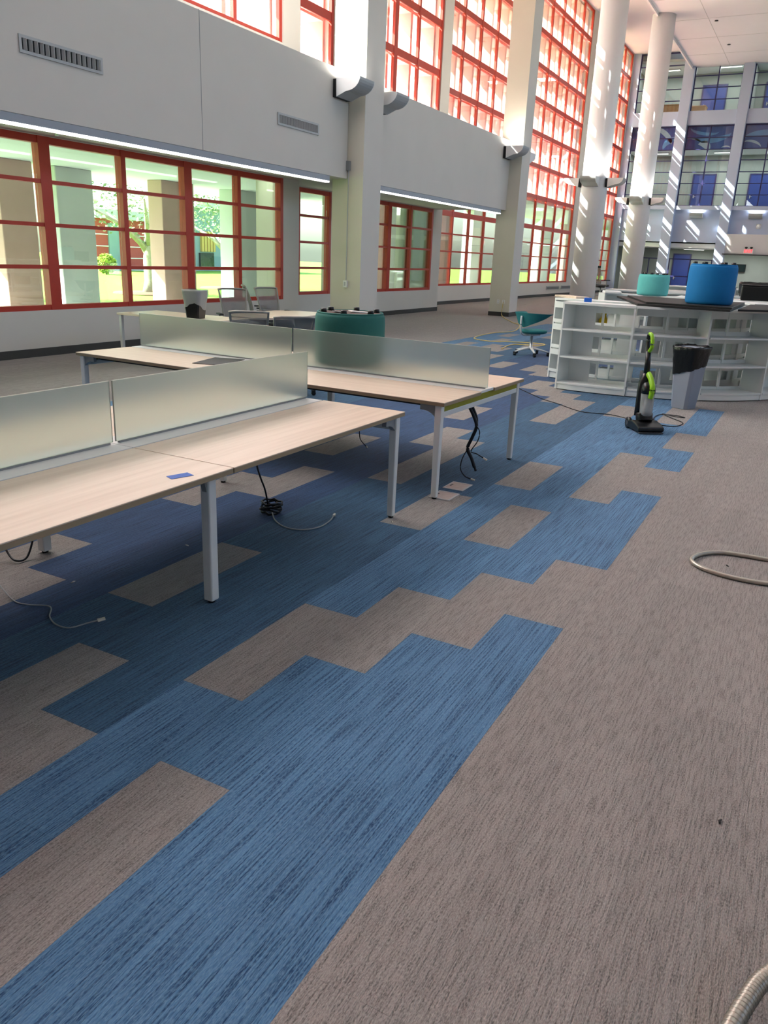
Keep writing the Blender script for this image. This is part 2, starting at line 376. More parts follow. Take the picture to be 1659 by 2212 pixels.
# ------------------------------------------------------------------ walls of the glazed left side (three planes stepping outwards)
YA, YB, YC, XE = 10.5, 11.4, 12.8, 55.0
ZC = 14.05
wl_ = MB()
def wallpanel(y, x0, x1, z0, z1, t=.28): wl_.box(x0, x1, y, y+t, z0, z1)
A_X = [4.07, 5.62, 7.17, 8.72, 10.27, 11.82, 13.29, 14.78]
B1_X = [16.65, 18.15]; B2_X = [19.85, 21.35, 22.75, 24.30]
C1_X = [27.48+1.62*i for i in range(12)]; C2_X = [49.5, 51.15, 53.0, 54.85]
LOW = [.69, 1.33, 1.94, 2.55, 3.17]
UP = [5.70, 7.03, 8.33, 9.64, 10.95, 12.25, 13.55]
CZ = [.69, 1.33, 1.95, 2.58, 3.30, 4.65, 5.98, 7.32, 8.66, 10.0, 11.34, 12.68, 14.02]
def facade(y, x0, x1, holes):
    # holes: (hx0,hx1,hz0,hz1) sorted in x; every column of wall is split around its holes
    xs = sorted({x0, x1} | {h[0] for h in holes} | {h[1] for h in holes})
    for a, b in zip(xs[:-1], xs[1:]):
        hs = sorted([h for h in holes if h[0] <= a+1e-4 and h[1] >= b-1e-4], key=lambda h: h[2]); z = 0
        for h in hs:
            if h[2] > z+1e-4: wallpanel(y, a, b, z, h[2])
            z = h[3]
        if z < ZC: wallpanel(y, a, b, z, ZC)
facade(YA, -14, 15.38, [(A_X[0], A_X[-1], LOW[0], LOW[-1]), (-11.4, 11.6, UP[0], UP[3]), (A_X[5], A_X[-1], UP[0], UP[3])])
facade(YB, 15.38, 24.95, [(B1_X[0], B1_X[1], LOW[0], LOW[-1]), (B1_X[0], B1_X[1], UP[0], UP[3]), (B2_X[0], B2_X[-1], LOW[0], LOW[-1]), (B2_X[0], B2_X[-1], UP[0], UP[5])])
facade(YC, 24.95, XE+.4, [(C1_X[0], C1_X[-1], CZ[0], CZ[-1]), (C2_X[0], C2_X[-1], CZ[0], CZ[-1])])
wl_.box(15.10, 15.38, YA+.28, YB, 0, ZC); wl_.box(24.67, 24.95, YB+.28, YC, 0, ZC)
struct(build(wl_, 'wall_left', M['wall']))
bb = MB()
bb.box(-14, 15.385, YA-.015, YA+.01, 0, .125); bb.box(15.385, 24.955, YB-.015, YB+.01, 0, .125); bb.box(24.955, XE, YC-.015, YC+.01, 0, .125)
struct(build(bb, 'baseboard_left', M['base']))

# ------------------------------------------------------------------ windows: frame bars and panes are parts
WN = [0]; PANE = {}; BAR = {}
def boxmesh(cache, key, name, dx, dy, dz, m):
    k = (key, round(dx, 4), round(dy, 4), round(dz, 4))
    if k not in cache: cache[k] = boxm(-dx/2, dx/2, -dy/2, dy/2, -dz/2, dz/2).mesh(name, m)
    return cache[k]
def window(y, xs, zs, glass, wide=(), mw=.10, rw=.055, thick=(), fw=.10, depth=.14, axis='x', paint=None, label=None):
    WN[0] += 1; paint = paint or M['red']
    root = struct(ob('window_%d' % WN[0], None))
    if axis == 'x': root.location = (0, y, 0); xf = lambda a, d, c: (a, d, c); dims = lambda da, dd, dc: (da, dd, dc)
    else: root.location = (y, 0, 0); xf = lambda a, d, c: (d, a, c); dims = lambda da, dd, dc: (dd, da, dc)
    def piece(name, a0, a1, c0, c1, dep, m, off=0):
        me = boxmesh(PANE if name == 'pane' else BAR, name+m.name, name, *dims(a1-a0, dep, c1-c0), m)
        ob(name, me, root, xf((a0+a1)/2, off, (c0+c1)/2))
    z0, z1 = zs[0], zs[-1]
    half = {}
    for i, x in enumerate(xs):
        if i == 0: lo, hi = x, x+fw
        elif i == len(xs)-1: lo, hi = x-fw, x
        else:
            w = (.20 if i in wide else mw); lo, hi = x-w/2, x+w/2
        half[i] = (lo, hi)
        piece('frame_post' if i in (0, len(xs)-1) else 'mullion', lo, hi, z0, z1, depth, paint, .07)
    zr = {}
    for j, z in enumerate(zs):
        if j == 0: lo, hi = z, z+fw*.75
        elif j == len(zs)-1: lo, hi = z-fw, z
        else:
            w = (.19 if j in thick else rw); lo, hi = z-w/2, z+w/2
        zr[j] = (lo, hi)
        for i in range(len(xs)-1):
            piece('frame_rail' if j in (0, len(zs)-1) else 'rail', half[i][1], half[i+1][0], lo, hi, depth-.02, paint, .07)
    for i in range(len(xs)-1):
        for j in range(len(zs)-1):
            piece('pane', half[i][1], half[i+1][0], zr[j][1], zr[j+1][0], .012, glass, .09)
    return root
window(YA, A_X, LOW, M['glassA'], wide=(1, 3, 5))
window(YB, B1_X, LOW, M['glassA'])
window(YB, B2_X, LOW, M['glassA'], wide=(1,))
allC = tuple(range(4, 12))
window(YC, C1_X, CZ, M['glassC'], thick=allC, mw=.12, depth=.08)
window(YC, C2_X, CZ, M['glassC'], thick=allC, mw=.12, depth=.08)
window(YA, A_X[5:], UP[:4], M['glassC'], thick=(1, 2), depth=.08)
AL_X = [-11.4+1.55*i for i in range(15)]+[11.6]
window(YA, AL_X, UP[:4], M['glassC'], thick=(1, 2), depth=.08)  # unseen upper windows, assumed to run on left and let sky light in
window(YB, B1_X, UP[:4], M['glassC'], thick=(1, 2), depth=.08)
window(YB, B2_X, UP[:6], M['glassC'], wide=(1,), thick=(1, 2, 3, 4), depth=.08)

# sun-shading egg crate of pink fins and slabs outside the tall windows
TR = [0]
def crate(y, xs, zs, dep=.68, zbot=None):
    TR[0] += 1; root = struct(ob('trim_%d' % TR[0], None, None, (0, y+.30, 0)))
    zb = zs[0] if zbot is None else zbot
    for x in xs:
        ob('sunshade_fin', boxmesh(BAR, 'fin', 'sunshade_fin', .12, dep, zs[-1]+.06-zb, M['pink']), root, (x, dep/2, (zb+zs[-1]+.06)/2))
    for z in zs:
        for a, b in zip(xs[:-1], xs[1:]):
            ob('sunshade_slab', boxmesh(BAR, 'slab', 'sunshade_slab', b-a-.12, dep, .12, M['pink']), root, ((a+b)/2, dep/2, z))
crate(YC, C1_X, CZ[5:]); crate(YC, C2_X, CZ[5:])
crate(YB, B2_X, UP[:6]); crate(YB, B1_X, UP[:4]); crate(YA, A_X[5:], UP[:4]); crate(YA, AL_X, UP[:4], 1.7)  # last crate, out of view, made extra deep to block the sun

# ------------------------------------------------------------------ bulkhead (box over the window bay), columns
def bulkhead(name, x0, x1, yb):
    return struct(build(boxm(x0, x1, 9.10, yb, 3.18, 5.14), name, M['wall'], bevel=.006))
bulkhead('wall_bulkhead_1', -14, 15.07, YA); bulkhead('wall_bulkhead_2', 15.84, 24.62, YB-.001)
struct(build(boxm(15.07, 15.84, 9.45, YA+.5, 3.18, 5.14), 'wall_bulkhead_3', M['wall']))
sm = MB(); sm.box(10.612, 10.618, 9.096, 9.1005, 3.18, 5.14); struct(build(sm, 'trim_16', M['grey']))
def square_column(x0, x1, y0, y1, name):
    mb = MB(); mb.box(x0, x1, y0, y1, 0, ZC); mb.box(x0-.012, x1+.012, y0-.012, y1+.012, 0, .13, 2)
    me = mb.mesh(name, [M['wall'], M['wallwarm'], M['base']])
    me.polygons[5].material_index = 1                       # the beige side towards the entrance
    return struct(ob(name, me))
square_column(15.08, 15.84, 8.72, 9.46, 'column_1'); square_column(24.62, 25.36, 8.72, 9.40, 'column_2')
def round_column(name, x, y, r, z1):
    mb = MB(); mb.lathe([(r, 0), (r, z1)], (x, y, 0), 48); return struct(build(mb, name, M['colwhite']))
round_column('column_3', 34.25, 8.95, .52, 13.15); round_column('column_4', 43.9, 9.05, .54, 13.15)

# ceilings
struct(build(boxm(-14, XE+6, 9.0, YC+.3, ZC, ZC+.3), 'ceiling', M['ceil']))
slab = MB(); slab.box(-14, XE+.2, -17, 9.22, 13.12, 13.5); slab.box(-14, XE+.2, 9.22, 9.30, 12.98, ZC)
struct(build(slab, 'ceiling_slab', M['ceil']))
seam = MB()
for x in (31, 34.5, 38, 41.5, 45, 48.5, 52): seam.box(x, x+.02, -6, 9.2, 13.114, 13.1205)
for y in (7.2, 4.4, 1.6): seam.box(28, 55, y, y+.02, 13.114, 13.1205)
struct(build(seam, 'trim_17', M['lgrey']))
for i, (x, y) in enumerate(((40.5, 7.3), (45.5, 6.9), (50.2, 6.8))):
    mb = MB(); mb.lathe([(.075, 0), (.09, -.02), (.09, -.03), (.06, -.035)], (0, 0, 0), 16)
    tag(build(mb, 'sprinkler_rose', M['blk'], None, (x, y, 13.12)), ['small dark ceiling fitting nearest the top edge of the photo', 'small dark ceiling fitting, middle one of three in a line', 'small dark ceiling fitting nearest the far glazed wall'][i], 'ceiling fitting', 'dark ceiling fittings')

# shell behind and to the right of the camera (unseen; the high open band on the right is added for daylight)
struct(build(boxm(-14.3, -14, -17, 13.1, 0, 14.2), 'wall_behind', M['wall']))
wr = MB(); wr.box(-14, 62, -17.3, -17, 0, 9.0); wr.box(-14, 62, -17.3, -17, 12, 13.5)
for x in range(-14, 62, 6): wr.box(x, x+.5, -17.3, -17, 9, 12)
struct(build(wr, 'wall_right', M['wall']))

# ------------------------------------------------------------------ far glazed wall
ew = MB(); YP = [(9.70, 9.10), (6.38, 5.80), (3.05, 2.45), (-.3, -.9), (-3.6, -4.2)]      # pilasters
for a, b in YP: ew.box(54.62, 55.25, b, a, 0, ZC)
struct(build(ew, 'wall_far', M['endgrey'], bevel=.01))
bays = [(12.38, 9.70), (9.10, 6.38), (5.80, 3.05), (2.45, -.3), (-.9, -3.6)]
ew2 = MB()
ew2.box(54.98, 55.3, 12.38, 12.8, 0, ZC)
for i, (a, b) in enumerate(bays):
    ew2.box(54.75, 55.25, b, a, 9.95, 10.72); ew2.box(54.70, 55.3, b, a, 5.17, 5.40)
    if i == 2: ew2.box(55.1, 55.3, b, a, 3.80, 5.17)
    else: ew2.box(55.1, 55.3, b, a, 3.27, 5.17)
struct(build(ew2, 'wall_far_spandrel', M['endgrey']))
fas = MB(); fas.prism([(54.55, 3.80), (55.3, 3.80), (55.3, 2.66), (54.75, 2.66)], 2.75, 5.82, 'y')
struct(build(fas, 'wall_far_canopy', M['endlight'], bevel=.01))
struct(build(boxm(54.6, 55.3, 2.75, 5.9, 2.60, 2.66), 'trim_18', M['dgrey']))
for i, (a, b) in enumerate(bays[:4]):
    mid = (a+b)/2
    window(55.02, [b, mid, a], [10.72, 11.36, 12.0, 12.65, 13.3, 14.0], M['glassE'], axis='y', paint=M['navy'], mw=.07, rw=.045, fw=.06, depth=.12)
    window(55.02, [b, mid, a], [5.40, 6.05, 6.70, 7.35, 8.0, 8.62, 9.28, 9.95], M['glassE'], axis='y', paint=M['navy'], mw=.07, rw=.045, fw=.06, depth=.12)
# offices behind the far glazing
of = MB(); of.box(59, 59.3, -8, 13, 0, ZC)
of.box(55.3, 59, -8, 13, 4.95, 5.2); of.box(55.3, 59, -8, 13, 8.75, 8.95, 1); of.box(55.3, 59, -8, 13, 10.45, 10.6); of.box(55.3, 59, -8, 13, 13.55, 13.7, 1)
of.box(55.3, 59, -8, 13, 2.95, 3.2, 1); of.box(55.3, 59, 12.85, 13, 0, ZC); of.box(55.3, 59, 5.95, 6.15, 10.6, 13.55)
of.box(55.3, 59.3, -8.2, -8, 0, ZC)
struct(build(of, 'wall_office', [M['greyback'], M['extwhite']]))
DN = [0]
def office_door(y, z, h=2.3, w=1.05, x=58.97):
    DN[0] += 1; r = struct(ob('door_%d' % DN[0], None, None, (x, y, z)))
    build(boxm(-.04, 0, -w/2, w/2, 0, h), 'door_leaf', M['bluedoor'], r)
    build(MB().box(-.07, 0, -w/2-.08, -w/2, 0, h+.08).box(-.07, 0, w/2, w/2+.08, 0, h+.08).box(-.07, 0, -w/2, w/2, h, h+.08), 'door_frame', M['navy'], r)
    build(MB().box(-.09, -.04, w/2-.16, w/2-.1, .95, 1.15).box(-.1, -.07, w/2-.26, w/2-.1, 1.03, 1.06), 'door_handle', M['chrome'], r)
office_door(8.85, 0, 2.55, 1.0); office_door(8.4, 10.6, 2.2, 1.35); office_door(8.2, 5.2, 2.35, 1.3); office_door(4.6, 5.2, 2.35, 1.6); office_door(4.75, 10.6, 2.2, 1.2)
GL = ['upper left', 'upper middle', 'lower left', 'lower middle', 'lower right', 'upper right']  # last entry is a light added for the dark upper right bay
GLO = ['blue ground floor door', 'wall screen']
for i, (y, z) in enumerate(((7.9, 2.9), (4.2, 2.9))):  # two fill lights added to lift the dark far opening
    t = thing('office_light', 'added ceiling fill light in the far opening near the %s' % GLO[i], 'ceiling light', (57.0, y, z), 0, 'ground floor ceiling lights')
    build(boxm(-.14, .14, -.65, .65, -.03, .048), 'light_housing', M['whitemetal'], t); build(boxm(-.11, .11, -.6, .6, -.04, -.03), 'light_diffuser', M['roomglow'], t)
    _l = bpy.data.lights.new('office_fill_lamp', 'AREA'); _l.shape = 'RECTANGLE'; _l.size = 1.2; _l.size_y = 2.4; _l.energy = 90; ob('office_fill_lamp', _l, t, (0, 0, -.06))
for i, (y, z) in enumerate(((11.0, 13.5), (7.4, 13.5), (11.0, 8.7), (7.0, 8.7), (3.9, 8.7), (3.9, 13.5))):
    t = thing('office_light', 'glowing ceiling light seen through the %s office window' % GL[i], 'ceiling light', (57.2, y, z), 0, 'office ceiling lights')
    build(boxm(-.14, .14, -.65, .65, -.03, .048), 'light_housing', M['whitemetal'], t); _l = bpy.data.lights.new('office_fill_lamp', 'AREA'); _l.shape = 'RECTANGLE'; _l.size = 1.2; _l.size_y = 2.4; _l.energy = 120; ob('office_fill_lamp', _l, t, (0, 0, -.06)); build(boxm(-.11, .11, -.6, .6, -.04, -.03), 'light_diffuser', M['roomglow'], t)  # area lamp added under each fixture to brighten the dark offices
for i, (y, z, lb) in enumerate(((10.6, 10.6, 'tan timber desk behind the upper left office window'), (9.2, 10.6, 'low tan timber cabinet behind the upper middle office window'))):
    t = thing('office_desk', lb, 'desk', (56.6+i*.8, y, z), 0, 'tan office furniture')
    build(boxm(-.45, .45, -.7, .7, .72, .78), 'desk_top', M['tan'], t, bevel=.01); build(boxm(-.42, -.38, -.66, .66, 0, .72), 'front_panel', M['tan'], t)
    for q in (-.66, .62): build(boxm(-.38, .42, q, q+.04, 0, .72), 'side_panel', M['tan'], t)
# wave mural behind the glass band
mur = MB(); mur.box(55.28, 55.30, -8, 12.85, 8.64, 9.95); mo = build(mur, 'wave_mural', M['mural']); tag(mo, 'deep blue band with light blue wave shapes behind the glass', 'mural')
def crescent(y, z, ry, rz, rot, name, m, th=.45):
    N = 14; P = []
    for i in range(N+1): a = math.pi*i/N; P.append((ry*math.cos(a), rz*math.sin(a)))
    for i in range(N, -1, -1): a = math.pi*i/N; P.append((ry*math.cos(a), rz*th*math.sin(a)))
    c, s = math.cos(rot), math.sin(rot); P = [(y+p*c-q*s, z+p*s+q*c) for p, q in P][:-1]
    P.pop(N)if False else None
    mb = MB(); mb.prism(P, 55.262, 55.279, 'x'); build(mb, name, m, mo)
crescent(8.1, 9.75, .85, -.32, .15, 'wave', M['muralb']); crescent(7.6, 9.45, 1.05, -.45, -.1, 'wave', M['muralb'], .3); crescent(8.6, 9.1, .45, .2, .3, 'wave', M['murall'])
crescent(8.05, 8.7, .4, .45, .6, 'wave', M['murall'], .1); crescent(6.75, 8.7, .25, .14, 0, 'wave', M['murall']); crescent(10.5, 9.4, .7, .35, .7, 'wave', M['murall'], .2)
crescent(10.0, 8.95, .5, .4, -.6, 'wave', M['muralb'], .2); crescent(4.6, 9.2, 1.2, .45, 0, 'wave', M['muralb'], .3); crescent(5.3, 8.85, .5, .25, .3, 'wave', M['murall'])

# ------------------------------------------------------------------ outside: arcade, lawn, tree, buildings
struct(build(boxm(-20, 62, 10.8, 18.2, -.30, -.06), 'ground_arcade', M['concrete']))
struct(build(boxm(-60, 140, 18.2, 120, -.4, -.15), 'ground_lawn', M['lawn']))
struct(build(boxm(-20, 24.6, 11.1, 18.6, 3.36, 3.55), 'ceiling_arcade', M['mint']))
def pillar(x0, x1, y0, y1, z1, m, nm): return struct(build(boxm(x0, x1, y0, y1, -.1, z1), nm, m, bevel=.02))
pillar(13.55, 14.62, 16.0, 16.55, 3.36, M['extgrey'], 'pillar_1'); pillar(11.95, 12.85, 15.9, 16.4, 3.36, M['pinkgrey'], 'pillar_2')
pillar(16.75, 18.0, 15.8, 16.3, 3.36, M['pinkgrey'], 'pillar_3'); pillar(19.55, 22.9, 15.6, 16.2, 3.36, M['extgrey'], 'pillar_4')
pillar(8.9, 9.9, 16.0, 16.5, 3.36, M['extgrey'], 'pillar_5'); pillar(27.4, 29.9, 16.0, 16.6, 4.5, M['pinkgrey'], 'pillar_6'); pillar(30.2, 34.8, 16.4, 17.0, 4.5, M['extwhite'], 'pillar_14')
pillar(36.0, 37.2, 17.5, 18.1, 4.5, M['extgrey'], 'pillar_7')
pillar(37.4, 39.6, 17.5, 18.1, 4.5, M['pinkgrey'], 'pillar_9'); pillar(42.5, 44.2, 17.5, 18.1, 4.5, M['extwhite'], 'pillar_10')
pillar(47.5, 50.0, 17.5, 18.1, 4.5, M['pinkgrey'], 'pillar_11'); pillar(54.5, 57.5, 17.5, 18.1, 4.5, M['extwhite'], 'pillar_12')
pillar(61.0, 66.0, 17.5, 18.1, 4.5, M['pinkgrey'], 'pillar_13')
struct(build(boxm(24.96, 70, 13.1, 18.3, 4.46, 4.58), 'ceiling_outer_walk', M['extwhite']))  # walk roof carried in to the facade to block sun
def tree(x, y, h, spread, label, zc0, zc1, seed, nleaf=2600):
    rnd = random.Random(seed)
    t = thing('lawn_tree', label, 'tree', (x, y, -.15), 0, 'trees on the lawn')
    tr = MB(); tr.tube([(0, 0, 0), (.03, 0, .5), (-.02, .02, 1.3), (.05, 0, h*.5)], [.36, .27, .23, .18], 10)
    for i in range(7):
        a = i*.9+rnd.random(); L = spread*(.5+.4*rnd.random())
        tr.tube([(0, 0, 1.2+.15*i), (.4*L*math.cos(a), .4*L*math.sin(a), 1.9+.2*i), (L*math.cos(a), L*math.sin(a), 2.5+.25*i)], [.14, .09, .03], 6)
    build(tr, 'trunk', M['bark'], t)
    lf = MB()
    for i in range(nleaf):
        while True:
            p = Vector((rnd.uniform(-1, 1), rnd.uniform(-1, 1), rnd.uniform(-1, 1)))
            if .25 < p.length < 1: break
        q = Vector((p.x*spread, p.y*spread, (zc0+zc1)/2+p.z*(zc1-zc0)/2)); s = rnd.uniform(.05, .12)
        u = Vector((rnd.uniform(-1, 1), rnd.uniform(-1, 1), rnd.uniform(-1, 1))).normalized(); v = u.orthogonal().normalized()
        lf.add([q-u*s, q+v*s*.5, q+u*s, q-v*s*.5], [(0, 1, 2, 3)])
    fo = build(lf, 'foliage', M['leaf'], t, recalc=False); fo['kind'] = 'stuff'
    ring = MB(); ring.lathe([(1.5, -.01), (1.45, .05), (.2, .09)], (0, 0, 0), 24); build(ring, 'mulch_ring', M['soil'], t)
tree(24.4, 23.8, 5, 2.9, 'lawn tree with grey trunk seen through the third pane from the left', 1.9, 6.5, 3)
tree(16.6, 24.5, 5, 2.4, 'lawn tree at the left edge of the photo outside the window', 2.4, 6.0, 5)
tree(31.5, 25.5, 5, 3.2, 'lawn tree seen outside above the tall black waste bin', 2.2, 6.5, 9)
def shrub(x, y, r, label):
    t = thing('round_shrub', label, 'shrub', (x, y, -.15), 0, 'clipped shrubs on the lawn'); rnd = random.Random(int(x))
    st = MB(); st.tube([(0, 0, 0), (0, 0, r)], .06, 6); build(st, 'stem', M['bark'], t)
    lf = MB()
    for i in range(700):
        p = Vector((rnd.gauss(0, 1), rnd.gauss(0, 1), rnd.gauss(0, 1))).normalized()*r*rnd.uniform(.7, 1); q = p+Vector((0, 0, r*1.05)); s = .11
        u = Vector((rnd.uniform(-1, 1), rnd.uniform(-1, 1), rnd.uniform(-1, 1))).normalized(); v = u.orthogonal().normalized()
        lf.add([q-u*s, q+v*s*.6, q+u*s, q-v*s*.6], [(0, 1, 2, 3)])
    fo = build(lf, 'foliage', M['bush'], t, recalc=False); fo['kind'] = 'stuff'
shrub(37.2, 40, .62, 'round yellow green shrub in front of the red building'); shrub(43.6, 42, .4, 'small yellow green shrub beside the tree trunk')
def red_building():
    t = thing('school_building', 'low red block building with pale blue panel beyond the lawn', 'building', (47, 46, -.2))
    build(boxm(-5, 4.6, 0, 4, 0, 3.6), 'wall', M['brick'], t)
    for z in (.9, 1.7, 2.5): build(boxm(-5.02, 4.62, -.05, .01, z, z+.07), 'joint_band', M['extwhite'], t)
    build(boxm(-3.9, -2.6, -.12, .05, 0, 3.3), 'blue_panel', M['slate'], t); build(boxm(-5.4, 4.7, -.6, 4.4, 3.6, 4.2), 'roof', M['extgrey'], t)
    build(boxm(-5, 4.6, -.1, 0, 0, .3), 'plinth', M['extgrey'], t)
red_building()
def left_building():
    t = thing('glazed_building', 'grey building with yellow timber window posts at the left photo edge', 'building', (36.2, 50, -.2))
    build(boxm(-4, 2.4, .2, 4, 0, 3), 'wall', M['slate'], t); build(boxm(-4.4, 2.9, -.5, 4.4, 2.6, 3.9), 'roof', M['extgrey'], t)
    for x in (.2, 1.4): build(boxm(x, x+.28, -.05, .2, 0, 2.6), 'timber_post', M['timber'], t)
    for x in (-1.2, .55, 1.75): build(boxm(x, x+.6, .1, .2, .9, 2.4), 'window', M['tvscreen'], t)
    build(boxm(-4, 2.4, -.02, .2, .6, .85), 'timber_sill', M['timber'], t)
left_building()
def right_building():
    t = thing('timber_clad_building', 'pale building with timber slats and blue grey glazing beyond the lawn', 'building', (55.6, 46, -.2))
    build(boxm(-3, 5, .2, 4, 0, 5), 'wall', M['slate'], t)
    for i in range(5): build(boxm(-2.4+i*.36, -2.15+i*.36, -.02, .2, 1.6, 3.2), 'timber_slat', M['timber'], t)
    build(boxm(-2.6, -.9, .0, .2, .3, 1.5), 'window', M['tvscreen'], t); build(boxm(-3.4, 5.4, -.4, 4.4, 5, 5.5), 'roof', M['extgrey'], t)
right_building()

# ------------------------------------------------------------------ vents, linear lights, uplights on the bulkhead
def vent(x0, x1, z0, z1, label, n=15):
    t = thing('air_vent', label, 'vent', ((x0+x1)/2, 9.10, (z0+z1)/2), 0, 'air vents on the bulkhead'); w, h = (x1-x0), (z1-z0)
    fr = MB(); b = .035
    fr.box(-w/2, w/2, -.02, 0, h/2-b, h/2).box(-w/2, w/2, -.02, 0, -h/2, -h/2+b).box(-w/2, -w/2+b, -.02, 0, -h/2+b, h/2-b).box(w/2-b, w/2, -.02, 0, -h/2+b, h/2-b)
    build(fr, 'vent_frame', M['vent'], t); build(boxm(-w/2+b, w/2-b, -.002, .0, -h/2+b, h/2-b), 'vent_backing', M['ventdark'], t)
    bl = boxm(-.006, .006, -.03, .03, -h/2+b, h/2-b).mesh('louvre', M['vent'])
    for i in range(n): ob('louvre', bl, t, (-w/2+b+(i+.5)*(w-2*b)/n, -.012, 0), (0, 0, .45))
vent(7.32, 8.62, 3.87, 4.07, 'long grey wall vent with vertical louvres near the left photo edge')
vent(12.63, 13.96, 3.85, 4.05, 'long grey wall vent with vertical louvres beside the square column')
vv = MB()
def low_vent(x0, x1, z0, z1, label):
    t = thing('grille', label, 'vent', ((x0+x1)/2, YC, (z0+z1)/2), 0, 'low wall grilles'); w, h = x1-x0, z1-z0
    build(boxm(-w/2, w/2, -.025, 0, -h/2, h/2), 'grille_frame', M['vent'], t)
    for i in range(5): build(boxm(-w/2+.05, w/2-.05, -.03, -.02, -h/2+.03+i*(h-.06)/5, -h/2+.045+i*(h-.06)/5), 'louvre', M['dgrey'], t)
low_vent(41.6, 43.9, .33, .52, 'low wide grille below the tall red window'); low_vent(44.3, 46.4, .33, .52, 'low grille half hidden by the nearer round column')
def linear_light(x0, x1, label):
    t = thing('linear_light', label, 'light', ((x0+x1)/2, 9.16, 3.177), 0, 'linear lights under the bulkhead'); L = x1-x0
    build(boxm(-L/2, L/2, -.06, .08, -.10, 0), 'light_housing', M['lamphousing'], t); build(boxm(-L/2+.01, L/2-.01, -.062, .05, -.125, -.10), 'light_diffuser', M['glow'], t)
    for x in (-L*.28, L*.2): build(boxm(x-.02, x+.02, .5, .54, -.09, 0), 'sprinkler_head', M['chrome'], t)
linear_light(-6, 14.4, 'long glowing linear light above the large red framed window'); linear_light(16.2, 24.2, 'glowing linear light between the two square columns')
def uplight(name, label, loc, rz, mount_m='black', power=26, L=.55, D=.62, H=.33, group='curved uplights'):
    t = thing(name, label, 'wall light', loc, rz, group)
    # local: mounts on y=0, sticks out to -y, runs along x
    prof = [(-.09, 0), (-D, 0)]
    for i in range(9):
        a = math.pi/2*i/8; prof.append((-D+.30*(1-math.cos(a)), -.24*math.sin(a)))
    prof += [(-.10, -H)]
    pr = [(p[0], p[1]) for p in prof]
    mb = MB(); mb.prism(pr, -L/2, L/2, 'x', smooth=False); build(mb, 'lamp_shell', M['lampgrey'], t)
    for s in (-1, 1):
        e = MB(); e.prism(pr, s*L/2, s*(L/2+.012), 'x'); build(e, 'end_cap', M['lampcap'], t)
    build(boxm(-L/2+.02, L/2-.02, -.09, 0, -H, -.01), 'mounting_block', M['blkmat'], t)
    build(boxm(-L/2+.05, L/2-.05, -D+.08, -.12, 0, .006), 'light_diffuser', M['glow'], t)
    l = bpy.data.lights.new('uplight_lamp', 'AREA'); l.shape = 'RECTANGLE'; l.size = L*.7; l.size_y = .35; l.energy = power; l.color = (1, .95, .85)
    lo = ob('uplight_lamp', l, t, (0, -D*.5, .03), (math.pi, 0, 0))
    return t
uplight('uplight', 'curved white uplight left of the nearest square column', (14.72, 9.10, 4.93), 0)
uplight('uplight', 'curved grey uplight half hidden behind the nearest square column', (16.25, 9.10, 4.93), 0)
uplight('uplight', 'curved uplight on the bulkhead beside the second square column', (24.25, 9.10, 4.93), 0)
uplight('uplight', 'curved uplight mostly hidden behind the second square column', (25.36, 9.04, 4.93), math.pi/2)
UPN = {34.25: 'nearer round column', 43.9: 'farther round column'}
for x, y, r in ((34.25, 8.95, .52), (43.9, 9.05, .54)):
    for a, w in ((-math.pi/2, 'facing side of the'), (0, 'right side of the'), (math.pi, 'window side of the')):
        d = Vector((math.sin(a), -math.cos(a), 0))
        uplight('uplight', 'uplight on the %s %s' % (w, UPN[x]), (x+d.x*(r-.03), y+d.y*(r-.03), 5.0), a, power=22, L=.6, D=.7)
for i, (y, w) in enumerate(((7.79, 'blue door'), (4.4, 'wall screen'), (1.1, 'right photo edge'))):
    uplight('uplight', 'small white uplight on the far grey wall above the %s' % w, (55.1, y, 4.98), -math.pi/2, power=18, L=.75, D=.45, H=.28, group='uplights on the far wall')
# conduit and boxes on the nearest square column
t = thing('wall_conduit', 'thin grey conduit with outlet box on the nearest square column', 'conduit', (15.08, 9.07, 0))
build(boxm(-.014, 0, -.008, .008, 1.12, 3.36), 'conduit', M['lgrey'], t); build(boxm(-.05, 0, -.045, .045, 1.02, 1.16), 'outlet_box', M['paper'], t); build(boxm(-.055, -.05, -.02, .02, 1.05, 1.13), 'outlet_face', M['lgrey'], t)
build(boxm(-.06, 0, -.05, .04, 3.34, 3.52), 'junction_box', M['grey'], t)
for i, y in enumerate((9.10, 8.92)):
    t = thing('wall_plate', ['blank wall plate low on the second square column', 'wall outlet with cream cord plugged in on the second square column'][i], 'outlet', (24.62, y, .45), 0, 'plates on the second column')
    build(boxm(-.012, 0, -.04, .04, -.06, .06), 'cover', M['paper'], t)
    for z in (-.025, .025): build(boxm(-.016, -.012, -.017, .017, z-.013, z+.013), 'socket', M['lgrey'], t)
t = thing('exit_sign', 'small red lit exit sign over the far opening', 'sign', (54.5, 4.43, 2.83))
build(boxm(-.06, 0, -.26, .26, -.14, .14), 'sign_body', M['paper'], t)
fc = bpy.data.curves.new('exit_text', 'FONT'); fc.body = 'EXIT'; fc.size = .24; fc.extrude = .004; fc.align_x = 'CENTER'; fc.align_y = 'CENTER'
fo = bpy.data.objects.new('tmp', fc); COL.objects.link(fo); dg = bpy.context.evaluated_depsgraph_get()
me = bpy.data.meshes.new_from_object(fo.evaluated_get(dg)); bpy.data.objects.remove(fo); me.materials.clear(); me.materials.append(M['exitred'])
ob('exit_letters', me, t, (-.066, 0, 0), (math.pi/2, 0, -math.pi/2))
for s in (-.09, .09):
    mb = MB(); mb.lathe([(.02, 0), (.07, .03), (.085, .1), (.05, .12)], (-.03, s*1.6, .14), 14); build(mb, 'emergency_lamp', M['blkmat'], t)
